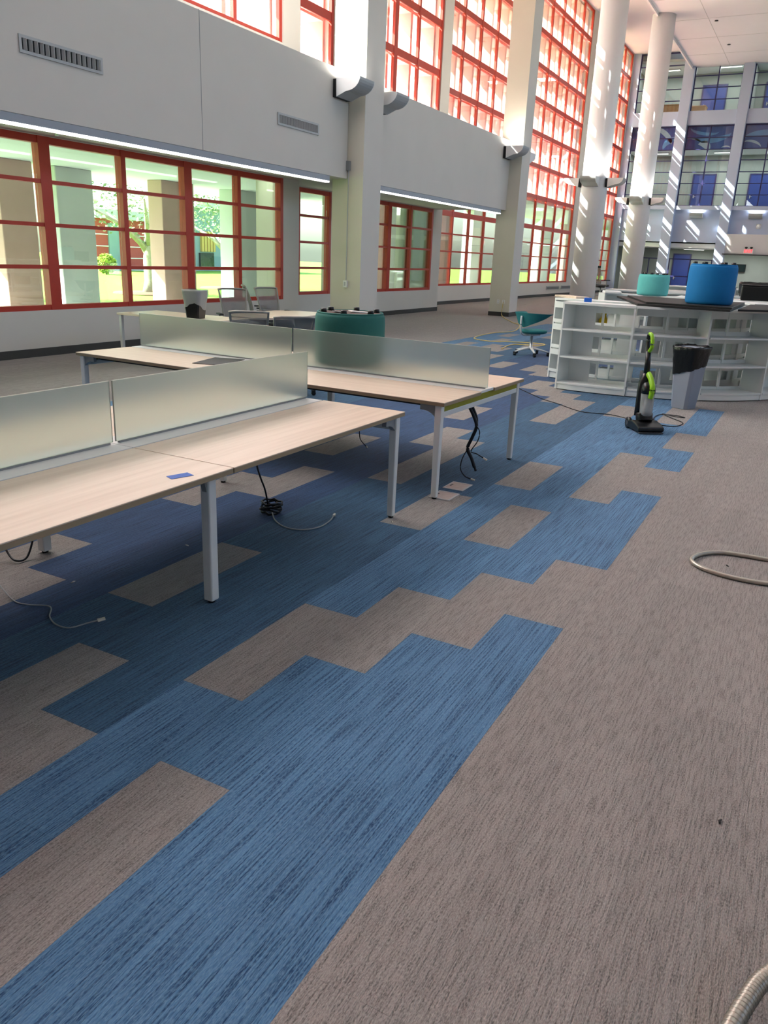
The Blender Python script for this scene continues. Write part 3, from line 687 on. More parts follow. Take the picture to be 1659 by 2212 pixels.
t = thing('wall_dome', 'small white dome on the far wall under the second uplight', 'dome', (55.1, 4.15, 4.28)); mb = MB()
mb.lathe([(.13, 0), (.12, -.05), (.08, -.10), (.03, -.12)], (0, 0, 0), 16, 'x'); build(mb, 'dome_shell', M['paper'], t); build(boxm(-.02, 0, -.14, .14, -.14, .14), 'dome_plate', M['lgrey'], t)
t = thing('wall_screen', 'dark wall screen in the far opening beside the blue pouf', 'screen', (58.9, 5.15, 1.85)); build(boxm(-.06, 0, -.38, .38, -.25, .25), 'screen_bezel', M['blk'], t); build(boxm(-.065, -.06, -.34, .34, -.21, .21), 'screen_panel', M['tvscreen'], t)
t = thing('guard_rail', 'purple metal guard rail in front of the far blue door', 'railing', (56.2, 8.6, 0))
for y in (-2.0, -.7, .6, 1.9, 3.2): build(boxm(-.03, .03, y-.03, y+.03, 0, 2.25), 'rail_post', M['navy'], t)
for z in (1.15, 2.22): build(boxm(-.03, .03, -2.3, 3.5, z, z+.06), 'rail_bar', M['navy'], t)

# ------------------------------------------------------------------ bench desks with frosted screens
def bench_desk(name, label, loc, rz, L, D, wood, end_olive, z=.73):
    t = thing(name, label, 'desk', loc, rz, 'bench desks')
    rail = .26; hd = (D-rail)/2; g = .003
    for i in (-1, 1):
        for s in (-1, 1):
            x0, x1 = (-L/2, -g) if i < 0 else (g, L/2)
            y0, y1 = (-D/2, -rail/2-g*2) if s < 0 else (rail/2+g*2, D/2)
            build(boxm(x0, x1, y0, y1, z-.006, z), 'tabletop', M[wood], t, bevel=.002); build(boxm(x0+.001, x1-.001, y0+.001, y1-.001, z-.028, z-.006), 'tabletop_edge', M['edge'], t)
        x0, x1 = (-L/2+.01, -g) if i < 0 else (g, L/2-.01)
        build(boxm(x0, x1, -rail/2, rail/2, z-.02, z+.002), 'centre_rail', M['whitemetal'], t, bevel=.003)
        sx0, sx1 = (-L/2+.01, -.011) if i < 0 else (.011, L/2-.01)
        build(boxm(sx0, sx1, -.006, .006, z+.012, z+.325), 'glass_screen', M['frost'], t, bevel=.002)
        build(boxm(sx0+.02, sx1-.02, -.008, .008, z+.002, z+.012), 'screen_gasket', M['grey'], t)
    for e in (-1, 1):                                                     # end frames
        xe = e*(L/2-.055)
        for s in (-1, 1):
            ye = s*(D/2-.045); w = .027
            R0 = [(xe-w*.8, ye-w*.8, .012), (xe+w*.8, ye-w*.8, .012), (xe+w*.8, ye+w*.8, .012), (xe-w*.8, ye+w*.8, .012)]
            R1 = [(xe-w, ye-w, z-.03), (xe+w, ye-w, z-.03), (xe+w, ye+w, z-.03), (xe-w, ye+w, z-.03)]
            lg = build(MB().loft([R0, R1], smooth=False), 'leg', M['whitemetal'], t, bevel=.006)
            build(MB().lathe([(.018, 0), (.018, .014)], (xe, ye, 0), 12), 'leveller_foot', M['blk'], lg)
            # rounded gussets into the desk and along the end
            P = [(0, z-.03), (-.15, z-.03), (-.15, z-.075)]
            for k in range(7): a = math.pi/2*k/6; P.append((-.12+.12*math.sin(a)-.0, z-.19+.115*math.cos(a)))
            P = [(xe-e*w*.9-e*(-p), q) for p, q in P] if False else [(xe+e*p, q) for p, q in P]
            build(MB().prism(P, ye-.016, ye+.016, 'y'), 'gusset', M['grey'], t)
        build(boxm(xe-.022, xe+.022, -D/2+.07, D/2-.07, z-.118, z-.078), 'end_beam', M['whitemetal'], t, bevel=.005)
        if end_olive: build(boxm(xe+e*.012-.008, xe+e*.012+.008, -D/2+.075, D/2-.075, z-.078, z-.03), 'end_panel', M['olive'], t)
    for s in (-1, 1):                                                     # inset middle legs
        ye = s*(D/2-.16); w = .028
        R0 = [(-w, ye-w, .012), (w, ye-w, .012), (w, ye+w, .012), (-w, ye+w, .012)]; R1 = [(p[0], p[1], z-.028) for p in R0]
        lg = build(MB().loft([R0, R1], smooth=False), 'leg', M['whitemetal'], t, bevel=.008); build(MB().lathe([(.018, 0), (.018, .014)], (0, ye, 0), 12), 'leveller_foot', M['blk'], lg)
        build(MB().prism([(0, z-.028), (-.12, z-.028), (-.09, z-.05), (-.045, z-.08), (-.02, z-.17), (0, z-.2)], ye-.014, ye+.014, 'y'), 'gusset', M['grey'], t)
        build(boxm(-L/2+.1, L/2-.1, s*(D/2-.20)-.02, s*(D/2-.20)+.02, z-.075, z-.03), 'beam', M['blkmat'], t)
    build(MB().box(-L/2+.15, L/2-.15, -.11, .11, z-.13, z-.12).box(-L/2+.15, L/2-.15, -.11, -.1, z-.12, z-.05).box(-L/2+.15, L/2-.15, .1, .11, z-.12, z-.05), 'cable_tray', M['blkmat'], t)
    return t
bench_desk('bench_desk', 'nearest maple bench desk with frosted glass screen and blue tape on top', (2.82, 3.06, 0), 0, 3.56, 1.55, 'wood', False)
bench_desk('bench_desk', 'maple bench desk with olive end panel and green pouf behind its screen', (5.93, 4.11, 0), -math.pi/2-.03, 3.84, 1.60, 'woody', True)
tp = MB(); tp.add([(0, 0, .001), (.105, -.035, .001), (.115, .012, .004), (.02, .05, .001), (0, 0, .0), (.105, -.035, .0), (.115, .012, .003), (.02, .05, 0)], [(0, 1, 2, 3), (7, 6, 5, 4), (0, 4, 5, 1), (1, 5, 6, 2), (2, 6, 7, 3), (3, 7, 4, 0)])
tag(build(tp, 'tape_strip', M['tape'], None, (2.50, 2.375, .731)), 'torn strip of blue tape stuck on the nearest desk', 'tape')
tag(build(boxm(-.23, .23, -.15, .15, 0, .004), 'desk_mat', M['blkmat'], None, (5.62, 4.70, .7315), (0, 0, .25), bevel=.002), 'flat black rectangular mat lying on the second desk', 'mat')

# third desk with waste bin and the round-cornered meeting table
t = thing('work_desk', 'maple desk carrying a black waste bin behind the second desk', 'desk', (9.18, 8.35, 0))
build(boxm(-.42, .42, -.92, .92, .70, .73), 'tabletop', M['woody'], t, bevel=.003)
for sx in (-1, 1):
    for sy in (-1, 1): build(boxm(sx*.38-.025, sx*.38+.025, sy*.87-.025, sy*.87+.025, 0, .70), 'leg', M['whitemetal'], t, bevel=.006)
build(boxm(-.03, .03, -.85, .85, .60, .70), 'beam', M['blkmat'], t)
t = thing('meeting_table', 'pale meeting table with clipped corners and grey mesh chairs around', 'table', (10.75, 7.72, 0), .05)
c_ = .32; P = [(-.95+c_, -.5), (.95-c_, -.5), (.95, -.5+c_), (.95, .5-c_), (.95-c_, .5), (-.95+c_, .5), (-.95, .5-c_), (-.95, -.5+c_)]
build(MB().prism(P, .70, .73), 'tabletop', M['wood'], t, bevel=.004)
for sx in (-.55, .55):
    build(MB().lathe([(.04, .03), (.04, .70)], (sx, 0, 0), 14), 'leg', M['lgrey'], t); build(boxm(sx-.04, sx+.04, -.35, .35, 0, .03), 'foot', M['lgrey'], t, bevel=.006)
build(boxm(-.55, .55, -.02, .02, .62, .68), 'beam', M['dgrey'], t)
t = thing('waste_bin', 'black waste bin with clear liner standing on the far desk', 'bin', (8.98, 7.92, .731), .3)
def taper(x0, y0, z0, x1, y1, z1, ch=.02):
    def ring(a, b, z): return [(-a+ch, -b, z), (a-ch, -b, z), (a, -b+ch, z), (a, b-ch, z), (a-ch, b, z), (-a+ch, b, z), (-a, b-ch, z), (-a, -b+ch, z)]
    return [ring(x0, y0, z0), ring(x1, y1, z1)]
build(MB().loft(taper(.125, .095, 0, .165, .13, .39), smooth=False), 'bin_body', M['blk'], t)
ln = MB(); rings = []
rr = random.Random(4)
for z, gsc in ((.17, 1.05), (.22, 1.08), (.30, 1.09), (.37, 1.11), (.40, 1.09), (.405, 1.02)):
    ring = []
    for i in range(28):
        a = 2*math.pi*i/28; k = (abs(math.cos(a))**10+abs(math.sin(a))**10)**-.1
        ex = (.125+.04*z/.39)*gsc; ey = (.095+.035*z/.39)*gsc; d = 1+rr.uniform(-.025, .035)
        zz = z+(.05*math.sin(2*a+1)+rr.uniform(-.01, .01) if z < .2 else 0)
        ring.append((ex*k*math.cos(a)*d, ey*k*math.sin(a)*d, zz))
    rings.append(ring)
build(ln.loft(rings, False), 'bin_liner', M['liner'], t)

# ------------------------------------------------------------------ chairs
def star_base(t, leg_m, R=.33, zc=.10):
    build(MB().lathe([(.03, .10), (.045, .12), (.04, .16), (.028, .17), (.028, .42)], (0, 0, 0), 14), 'gas_lift', M['chrome'], t)
    for i in range(5):
        a = i*2*math.pi/5+.35; c, s = math.cos(a), math.sin(a)
        build(MB().tube([(0, 0, .14), (c*R*.5, s*R*.5, .115), (c*R, s*R, .075)], [.03, .024, .016], 8, flat=.8), 'leg', M[leg_m], t)
        k = build(MB().lathe([(.012, -.022), (.028, -.02), (.028, .02), (.012, .022)], (0, 0, 0), 14, 'y'), 'caster', M['blk'], t, (c*R, s*R, .028), (0, 0, a+.6))
        build(boxm(-.022, .022, -.024, .024, .005, .045), 'caster_hood', M['blkmat'], k)
def mesh_chair(name, label):
    t = thing(name, label, 'chair', (0, 0, 0), 0, 'grey mesh chairs at the meeting table')
    N = 9; sr = []
    for z, k in ((.42, .8), (.44, 1), (.48, 1), (.50, .9)):
        sr.append([((.01+.25*k*math.copysign(abs(math.cos(2*math.pi*i/24))**.55, math.cos(2*math.pi*i/24))), .25*k*math.copysign(abs(math.sin(2*math.pi*i/24))**.55, math.sin(2*math.pi*i/24)), z) for i in range(24)])
    build(MB().loft(sr), 'seat', M['dgrey'], t)
    def bp(u, v): # u -1..1 across, v 0..1 up: a slightly wrapped, leaning back
        w = .19+.055*v; y = u*w; return (-.24-.10*v*v-.05*v+.05*u*u, y, .54+.50*v)
    bm = MB(); rows = [[bp(-1+2*i/8, j/8) for i in range(9)] for j in range(9)]
    bm.loft(rows, False, False); build(bm, 'back_mesh', M['mesh'], t, recalc=False)
    path = [bp(-1, j/6) for j in range(7)]+[bp(-1+2*i/6, 1.02) for i in range(1, 6)]+[bp(1, j/6) for j in range(6, -1, -1)]
    build(MB().tube(path, .016, 8), 'back_frame', M['chairframe'], t); build(MB().tube([bp(-1, 0), bp(0, -.02), bp(1, 0)], .016, 8), 'back_frame', M['chairframe'], t)
    build(MB().tube([(-.05, 0, .41), (-.26, 0, .42), (-.33, 0, .55), (-.31, 0, .72)], [.025, .025, .02, .015], 8), 'back_support', M['chairframe'], t)
    for s in (-1, 1):
        build(MB().tube([(.0, s*.24, .43), (-.02, s*.30, .46), (-.03, s*.31, .64)], .014, 8), 'arm_post', M['chairframe'], t)
        build(boxm(-.14, .12, s*.31-.035, s*.31+.035, .64, .665), 'arm_pad', M['blkmat'], t, bevel=.01)
    build(boxm(-.12, .12, -.09, .09, .385, .42), 'tilt_mechanism', M['blkmat'], t)
    star_base(t, 'lgrey'); return t
mc = mesh_chair('mesh_chair', 'grey mesh chair beside the waste bin, its back against the window view')
mc.location = (10.95, 8.72, 0); mc.rotation_euler = (0, 0, -2.2)
dup(mc, (12.75, 9.55, 0), -.85, 'grey mesh chair seen edge on, tallest against the red window')
dup(mc, (12.1, 8.75, 0), -1.9, 'grey mesh chair alone at the right end of the meeting table')
dup(mc, (8.42, 6.52, 0), .65, 'grey mesh chair with its back towards the frosted screen').scale = (1, 1, .92)
dup(mc, (8.18, 5.72, 0), .8, 'grey mesh chair low beside the green pouf, mostly behind the screen').scale = (1, 1, .92)
far = dup(mc, (43.0, 10.3, 0), -.6, 'tall grey chair with black headrest between the two round columns'); far.scale = (1.4, 1.4, 1.45); far['group'] = 'far chairs'
build(boxm(-.5, -.30, -.24, .24, 1.06, 1.14), 'headrest', M['blk'], far, bevel=.02)
# teal wrap-back swivel chair
t = thing('swivel_chair', 'teal swivel chair with wrap around winged back and white star base', 'chair', (14.75, 4.72, 0), -.42)
sr = []
for z, k in ((.41, .75), (.43, .95), (.455, 1), (.475, .95), (.485, .7)): sr.append([(.04+.27*k*math.cos(2*math.pi*i/28), .25*k*math.sin(2*math.pi*i/28), z) for i in range(28)])
build(MB().loft(sr), 'seat', M['teal'], t)
def wing(off, zadd=0):
    rows = []
    for j in range(7):
        r_ = []
        for i in range(25):
            a = math.radians(-112+224*i/24); b = abs(a)/math.radians(112)
            zt = .80-.012*b; zb = .53+.245*b**1.15; z = zb+(zt-zb)*j/6
            R = (.275+.06*j/6-off)*(1+.22*b); r_.append((-.0-R*math.cos(a)*1.0+.02, R*math.sin(a), z+zadd))
        rows.append(r_)
    return rows
A_, B_ = wing(0), wing(.03); bm = MB(); bm.loft(A_, False, False); bm.loft(B_, False, False)
for row in (0, 6): bm.loft([A_[row], B_[row]], False, False)
for e in (0, 24): bm.loft([[A_[j][e] for j in range(7)], [B_[j][e] for j in range(7)]], False, False)
build(bm, 'backrest', M['teal'], t)
build(MB().tube(catmull([(-.33, 0, .74), (-.335, 0, .60), (-.31, 0, .44), (-.2, 0, .385), (.05, 0, .385)], 5), .022, 8, flat=.7), 'back_support', M['lgrey'], t)
build(boxm(-.13, .13, -.1, .1, .375, .41), 'tilt_mechanism', M['lgrey'], t, bevel=.01); star_base(t, 'whitemetal', .34)

# ------------------------------------------------------------------ poufs, upside down with their feet in the air
def pouf(name, label, loc, R, H, m, rz=0, scraps=False):
    t = thing(name, label, 'pouf', loc, rz, 'upturned poufs')
    build(MB().lathe([(R*.90, 0), (R*.96, .012), (R*.99, .04), (R, H*.35), (R, H*.8), (R*.985, H-.03), (R*.955, H-.006), (R*.90, H)], (0, 0, 0), 48), 'body', M[m], t)
    build(MB().lathe([(R*.89, H-.001), (R*.89, H+.004)], (0, 0, 0), 40), 'underside', M['felt'], t)
    build(MB().tube([(R*.92*math.cos(i*math.pi/18), R*.92*math.sin(i*math.pi/18), H) for i in range(37)], .01, 6), 'rim_piping', M[m], t)
    for i in range(6):
        a = i*math.pi/3+.3; build(MB().lathe([(.026, 0), (.03, .004), (.028, .03), (.02, .034)], (R*.78*math.cos(a), R*.78*math.sin(a), H+.003), 14), 'foot', M['blk'], t)
    if scraps:
        for x, y, r in ((-.08, .08, .3), (.06, -.05, -.5)): build(boxm(-.09, .09, -.035, .035, 0, .008), 'care_label', M['paper'], t, (x, y, H+.006), (0.05, .08, r))
    return t
pouf('pouf', 'deep green upturned pouf on the second desk behind the frosted screen', (6.41, 3.80, .731), .325, .46, 'green', 0, True)
pouf('pouf', 'bright blue upturned pouf on the black boards atop the curved shelves', (11.66, 1.33, 1.262), .305, .50, 'blue', .4)
pouf('pouf', 'pale aqua upturned pouf standing left of the bright blue one', (15.62, 2.78, 1.206), .28, .36, 'aqua', .1)

# ------------------------------------------------------------------ curved white shelving
RC = (13.6, 2.62)
def arc(R0, R1, a0, a1, z0, z1, n=10, mb=None):
    mb = mb or MB(); rings = []
    for i in range(n+1):
        a = math.radians(a0+(a1-a0)*i/n); c, s = math.cos(a), math.sin(a)
        rings.append([(RC[0]+R0*c, RC[1]+R0*s, z0), (RC[0]+R1*c, RC[1]+R1*s, z0), (RC[0]+R1*c, RC[1]+R1*s, z1), (RC[0]+R0*c, RC[1]+R0*s, z1)])
    return mb.loft(rings, True, True, False)
def radial(R0, R1, a, th, z0, z1):
    d = math.degrees(th/2/((R0+R1)/2)); return arc(R0, R1, a-d, a+d, z0, z1, 1)
HS = 1.205
def shelf_unit(label, a0, a1, Rf, Rb, left_panel=True, right_panel=True, back=True, group='curved shelf units', panel=None):
    t = thing('shelf_unit', label, 'shelf unit', (0, 0, 0), 0, group)
    out = Rf > Rb; lo, hi = min(Rf, Rb), max(Rf, Rb); d = .35
    kick = (lo+.02, hi-.012) if out else (lo+.012, hi-.02)
    build(arc(kick[0], kick[1], a0+.1, a1-.1, .012, .085), 'kick_plate', M['white'], t); build(arc(lo+.05, hi-.05, a0+.3, a1-.3, 0, .012), 'plinth', M['blkmat'], t)
    for z in (.085, .45, .825): build(arc(lo+.005, hi-.004 if out else hi-.02, a0+d, a1-d, z, z+.022), 'shelf', M['white'], t)
    build(arc(lo, hi+.006, a0+.05, a1-.05, HS-.03, HS), 'top_panel', M['white'], t)
    if left_panel: build(radial(lo, hi, a0+.3, .022, .012, HS-.03), 'side_panel', M['white'], t)
    if right_panel: build(radial(lo, hi, a1-.3, .022, .012, HS-.03), 'side_panel', M['white'], t)
    if back:
        b0, b1 = (lo, lo+.012) if out else (hi-.012, hi)
        for z0, z1 in ((HS-.14, HS-.05), (.847, .90), (.74, .825), (.472, .52), (.37, .45), (.107, .15)): build(arc(b0, b1, a0+d, a1-d, z0, z1), 'back_rail', M['white'], t)
        build(radial(b0-.01, b1+.01, (a0+a1)/2, .03, .107, HS-.03), 'back_post', M['white'], t)
    if panel:
        b0, b1 = (lo+.014, lo+.022) if out else (hi-.022, hi-.014)
        f0, f1 = panel
        for z0, z1 in ((.107, .45), (.472, .825), (.847, HS-.03)): build(arc(b0, b1, a0+d+(a1-a0-2*d)*f0, a0+d+(a1-a0-2*d)*f1, z0, z1), 'back_panel', M['white'], t)
    return t
AS = [169.2, 190.7, 212.2, 233.7, 255.2, 276.7]
OL = ['curved white shelf unit at the left end of the front row', 'curved white shelf unit behind the upright vacuum cleaner', 'curved white shelf unit right of the grey bin', 'curved white shelf unit cut by the right photo edge', 'curved white shelf unit farthest round the front row']
for i in range(5): shelf_unit(OL[i], AS[i], AS[i+1], 2.65, 2.28, i == 0, True, panel=((0, .38), None, None, (.3, 1), None)[i])
IL = ['white shelf unit turned inwards, its open end beside the teal chair', 'inner white shelf unit behind the left front unit', 'inner white shelf unit behind the vacuum cleaner', 'inner white shelf unit behind the grey bin', 'inner white shelf unit near the right photo edge']
for i in range(5): shelf_unit(IL[i], 148.6+22*i, 170.6+22*i, 1.40, 1.79, i == 0, True, True, panel=((.75, .99), (.6, .99), (.5, .8), (.25, .6), (.3, .8))[i])
FL = ['far white shelf unit under the aqua pouf', 'far white shelf unit behind the bright blue pouf', 'far white shelf unit beside the black box', 'far white shelf unit at the right photo edge']
for i in range(4): shelf_unit(FL[i], 30-24*i-24, 30-24*i, 1.85, 2.25, True, True, i % 2 == 0, 'far shelf units')
def slabq(P, z0, z1): return MB().prism(P, z0, z1)
tag(build(slabq([(11.08, 2.14), (10.98, .98), (13.3, 1.0), (13.5, 2.95)], 1.206, 1.236), 'black_board', M['blkmat'], bevel=.004), 'flat black board lying on the curved shelves, lower one', 'board', 'black boards on the shelves')
tag(build(slabq([(11.2, 2.05), (11.02, .97), (13.1, .99), (13.2, 2.72)], 1.237, 1.261), 'black_board', M['blkmat'], bevel=.004), 'flat black board under the bright blue pouf, upper one', 'board', 'black boards on the shelves')
tag(build(slabq([(11.3, .92), (11.9, .2), (13.9, .35), (13.2, .92)], 1.206, 1.232), 'black_board', M['blkmat'], bevel=.004), 'flat black board on the shelves at the right photo edge', 'board', 'black boards on the shelves')
tag(build(boxm(-.055, .055, -.05, .05, 0, .055), 'card_box', M['bluebox'], None, (11.30, 2.86, HS), (0, 0, .3), bevel=.004), 'small blue box on the left end of the shelves', 'box')
tag(build(boxm(-.26, .26, -.12, .12, 0, .03), 'maple_board', M['wood'], None, (12.34, 3.38, HS), (0, 0, .95), bevel=.004), 'pale panel lying on the shelf top by the blue box', 'panel')
tag(build(boxm(-.2, .2, -.15, .15, 0, .045), 'foam_panel', M['paper'], None, (15.32, 3.45, HS+.001), (0, 0, .35), bevel=.01), 'white panel lying left of the aqua pouf', 'panel')
tag(build(MB().lathe([(.05, 0), (.07, .02), (.07, .08), (.04, .12), (.03, .15), (.045, .18), (.03, .22)], (0, 0, 0), 16), 'yellow_dispenser', M['yellow'], None, (RC[0]+1.52*math.cos(math.radians(173.5)), RC[1]+1.52*math.sin(math.radians(173.5)), .848)), 'small yellow object inside the left white shelf', 'dispenser')
rb = random.Random(11); BX = ['upper left', 'upper middle', 'upper right', 'middle left', 'middle', 'middle right', 'lower left', 'lower middle', 'lower right', 'far upper', 'far middle', 'far lower']
for i, a in enumerate((159.6, 183, 203.6, 159.6, 181.6, 203.6, 181.6, 203.6, 225.6, 225.6, 225.6, 247.6)):
    z = (.847, .472, .107)[(i // 3) % 3] if i < 9 else (.847, .472, .107)[i-9]
    R = 1.59+rb.uniform(-.02, .02); ang = math.radians(a)
    tx = thing('storage_tray', 'white storage tray on the %s inner shelf' % BX[i], 'tray', (RC[0]+R*math.cos(ang), RC[1]+R*math.sin(ang), z), ang+math.pi/2, 'white trays on the inner shelves')
    w, d, h = .13+rb.uniform(0, .06), .11, .12+rb.uniform(0, .1)
    mb = MB(); mb.box(-w, w, -d, d, 0, .01); build(mb, 'tray_base', M['white'], tx)
    for q in ((-w, w, -d, -d+.008), (-w, w, d-.008, d), (-w, -w+.008, -d+.008, d-.008), (w-.008, w, -d+.008, d-.008)): build(boxm(q[0], q[1], q[2], q[3], .01, h), 'tray_wall', M['white'], tx)
# white counters and clutter beyond the shelves
def counter(label, x, y, L, D, H, rz=0):
    t = thing('white_counter', label, 'counter', (x, y, 0), rz, 'white counters beyond the shelves')
    build(boxm(-D/2, D/2, -L/2, L/2, H-.04, H), 'worktop', M['white'], t, bevel=.005); build(boxm(-D/2+.04, D/2-.04, -L/2+.02, -L/2+.05, 0, H-.04), 'side_panel', M['white'], t); build(boxm(-D/2+.04, D/2-.04, L/2-.05, L/2-.02, 0, H-.04), 'side_panel', M['white'], t)
    build(boxm(D/2-.06, D/2-.04, -L/2+.05, L/2-.05, .05, H-.04), 'back_panel', M['white'], t); build(boxm(-D/2+.05, D/2-.06, -L/2+.05, L/2-.05, H*.5, H*.5+.02), 'shelf', M['white'], t)
counter('white counter beyond the shelves carrying the black box', 17.6, .9, 3.4, .7, 1.16)
counter('white counter seen between the aqua and blue poufs', 24.0, 3.0, 5.0, .9, 1.05)
counter('long white counter below the far wall screen', 33.0, 2.6, 7.0, 1.0, 1.05)
t = thing('black_case', 'plain black box on the white counter at the right photo edge', 'box', (17.5, 1.0, 1.161), .1); build(boxm(-.25, .25, -.42, .42, 0, .27), 'case_body', M['blk'], t, bevel=.02); build(boxm(-.26, .26, -.43, .43, .27, .29), 'case_lid', M['blkmat'], t, bevel=.008)
t = thing('bagged_bin', 'low bin with black bag standing on the farther white counter', 'bin', (23.9, 1.55, 1.051)); build(MB().loft(taper(.24, .4, 0, .28, .46, .3), smooth=False), 'bin_body', M['dgrey'], t)
rings = []
for z, g_ in ((.08, 1.04), (.2, 1.06), (.32, 1.10), (.37, 1.02), (.36, .85)): rings.append([((.26+.03*z)*g_*math.copysign(abs(math.cos(2*math.pi*i/24))**.6, math.cos(2*math.pi*i/24))*(1+rb.uniform(-.03, .03)), (.44)*g_*math.copysign(abs(math.sin(2*math.pi*i/24))**.6, math.sin(2*math.pi*i/24)), z+rb.uniform(-.015, .015)) for i in range(24)])
build(MB().loft(rings, False), 'bin_bag', M['bag'], t)
t = thing('desk_tray', 'white divided tray on the farther white counter', 'tray', (23.95, 2.45, 1.051)); build(boxm(-.25, .25, -.35, .35, 0, .02), 'tray_base', M['paper'], t)
for y in (-.35, 0, .33): build(boxm(-.25, .25, y, y+.02, .02, .2), 'divider', M['paper'], t)
build(boxm(.23, .25, -.33, .33, .02, .2), 'tray_back', M['paper'], t); build(boxm(-.27, .27, -.37, .37, .2, .22), 'tray_lid', M['paper'], t)
for i, (x, y) in enumerate(((22.6, 4.3), (22.9, 3.75))):
    tag(build(boxm(-.22, .22, -.25, .25, 0, .03+.03*i), 'paper_stack', M['paper'], None, (23.9, y-.15*i, 1.051), (0, 0, .1*i), bevel=.003), ['stack of white sheets left on the counter between the poufs', 'lower stack of white sheets beside the blue pouf'][i], 'paper', 'paper stacks')

# ------------------------------------------------------------------ grey bin with black bag
t = thing('tall_bin', 'tall blue grey bin with black bag in front of the curved shelves', 'bin', (10.665, 1.315, 0), -.42)
ch = .035
def ring8(a, b, z): return [(-a, -b+ch, z), (-a+ch, -b, z), (a-ch, -b, z), (a, -b+ch, z), (a, b-ch, z), (a-ch, b, z), (-a+ch, b, z), (-a, b-ch, z)]
build(MB().loft([ring8(.125, .115, 0), ring8(.127, .117, .01), ring8(.155, .15, .50), ring8(.168, .163, .74), ring8(.175, .17, .745), ring8(.175, .17, .765)], smooth=False), 'bin_body', M['bin'], t, bevel=.006)
rings = []; rr = random.Random(8)
for lev, (z, gs) in enumerate(((.48, 1.005), (.54, 1.03), (.60, 1.045), (.66, 1.05), (.72, 1.07), (.765, 1.09), (.785, 1.06), (.775, .93), (.70, .88))):
    ring = []
    for i in range(44):
        a = 2*math.pi*i/44; k = (abs(math.cos(a))**5+abs(math.sin(a))**5)**-.2; ex = (.125+.06*min(z, .77)/.77)*gs; ey = (.115+.06*min(z, .77)/.77)*gs
        d = 1+(rr.uniform(-.02, .035) if 0 < lev < 7 else rr.uniform(0, .015)); dz = (.055*math.sin(a*1.0+2.6)+rr.uniform(-.008, .008)) if lev == 0 else rr.uniform(-.008, .008)
        ring.append((ex*k*math.cos(a)*d, ey*k*math.sin(a)*d, z+dz))
    rings.append(ring)
build(MB().loft(rings, False), 'bin_bag', M['bag'], t)

# ------------------------------------------------------------------ upright vacuum cleaner (local +x = front)
t = thing('upright_vacuum', 'black and lime green upright vacuum cleaner standing on the carpet', 'vacuum cleaner', (8.76, 1.43, 0), -2.536)
nz = MB(); P = [(-.16, .02), (.13, .02), (.155, .035), (.15, .075), (.06, .10), (-.05, .115), (-.14, .10)]
nz.prism(P, -.145, .145, 'y'); hd = build(nz, 'cleaner_head', M['blk'], t, bevel=.014)
build(boxm(.12, .158, -.135, .135, .005, .02), 'bumper', M['dgrey'], hd, bevel=.004)
for s in (-1, 1):
    w_ = build(MB().lathe([(.03, -.016), (.062, -.014), (.062, .014), (.03, .016)], (0, 0, 0), 20, 'y'), 'wheel', M['blk'], t, (-.17, s*.125, .062))
    build(MB().lathe([(.025, -.018), (.02, .019)], (0, 0, 0), 12, 'y'), 'hub', M['dgrey'], w_)
build(MB().tube(catmull([(-.05, 0, .10), (-.07, 0, .15), (-.08, 0, .19)], 4), [.085, .085, .088, .09, .09, .09, .09, .09, .085][:9], 14), 'swivel_neck', M['blk'], t)
LX = lambda z: -.08-.06*(z-.15)                                        # the body leans back a little
bk = MB(); rs = []
for z, a, b in ((.15, .055, .1), (.25, .05, .098), (.42, .05, .094), (.52, .055, .085), (.58, .05, .06), (.63, .034, .034)):
    rs.append([(LX(z)-.055+a*math.cos(2*math.pi*i/16), b*math.sin(2*math.pi*i/16)+.012, z) for i in range(16)])
build(bk.loft(rs), 'back_spine', M['blk'], t)
build(MB().tube([(LX(.2)-.07, .085, .17), (LX(.35)-.075, .088, .36), (LX(.5)-.07, .075, .54)], .017, 8), 'hose', M['blkmat'], t)
cn = MB(); rs = []
for z, r in ((.17, .062), (.18, .068), (.40, .072), (.41, .070)): rs.append([(LX(z)+.04+r*math.cos(2*math.pi*i/24), r*math.sin(2*math.pi*i/24), z) for i in range(24)])
can = build(cn.loft(rs), 'dust_canister', M['clear'], t)
build(MB().lathe([(.05, .18), (.055, .19), (.055, .27), (.03, .285), (.03, .38)], (LX(.28)+.04, 0, 0), 18), 'filter_core', M['lgrey'], can)
cp = MB(); rs = []
for z, r in ((.405, .074), (.44, .076), (.49, .07), (.52, .05), (.53, .02)): rs.append([(LX(z)+.04+r*math.cos(2*math.pi*i/24), r*math.sin(2*math.pi*i/24), z) for i in range(24)])
build(cp.loft(rs), 'canister_lid', M['blk'], t)
build(MB().tube(catmull([(LX(.6)+.0, 0, .605), (LX(.56)+.06, -.0, .57), (LX(.5)+.125, 0, .49), (LX(.43)+.125, 0, .42), (LX(.37)+.105, 0, .37)], 5), .027, 10, flat=1.25), 'canister_handle', M['lime'], t)
build(MB().tube([(LX(.60)-.05, 0, .58), (LX(.75)-.055, 0, .72), (LX(.86)-.06, 0, .84)], [.034, .03, .028], 12), 'wand', M['blk'], t)
hnd = build(MB().tube(catmull([(LX(.84)-.06, 0, .82), (LX(.9)-.085, 0, .88), (LX(1)-.10, 0, .95), (LX(1.0)-.085, 0, 1.02)], 5), .026, 10), 'handle_grip', M['blk'], t)
build(MB().tube(catmull([(LX(.84)-.055, 0, .835), (LX(.9)-.0, 0, .885), (LX(.95)+.0, 0, .95), (LX(1.)-.03, 0, 1.01), (LX(1.02)-.085, 0, 1.022)], 5), .020, 10), 'handle_loop', M['lime'], t)

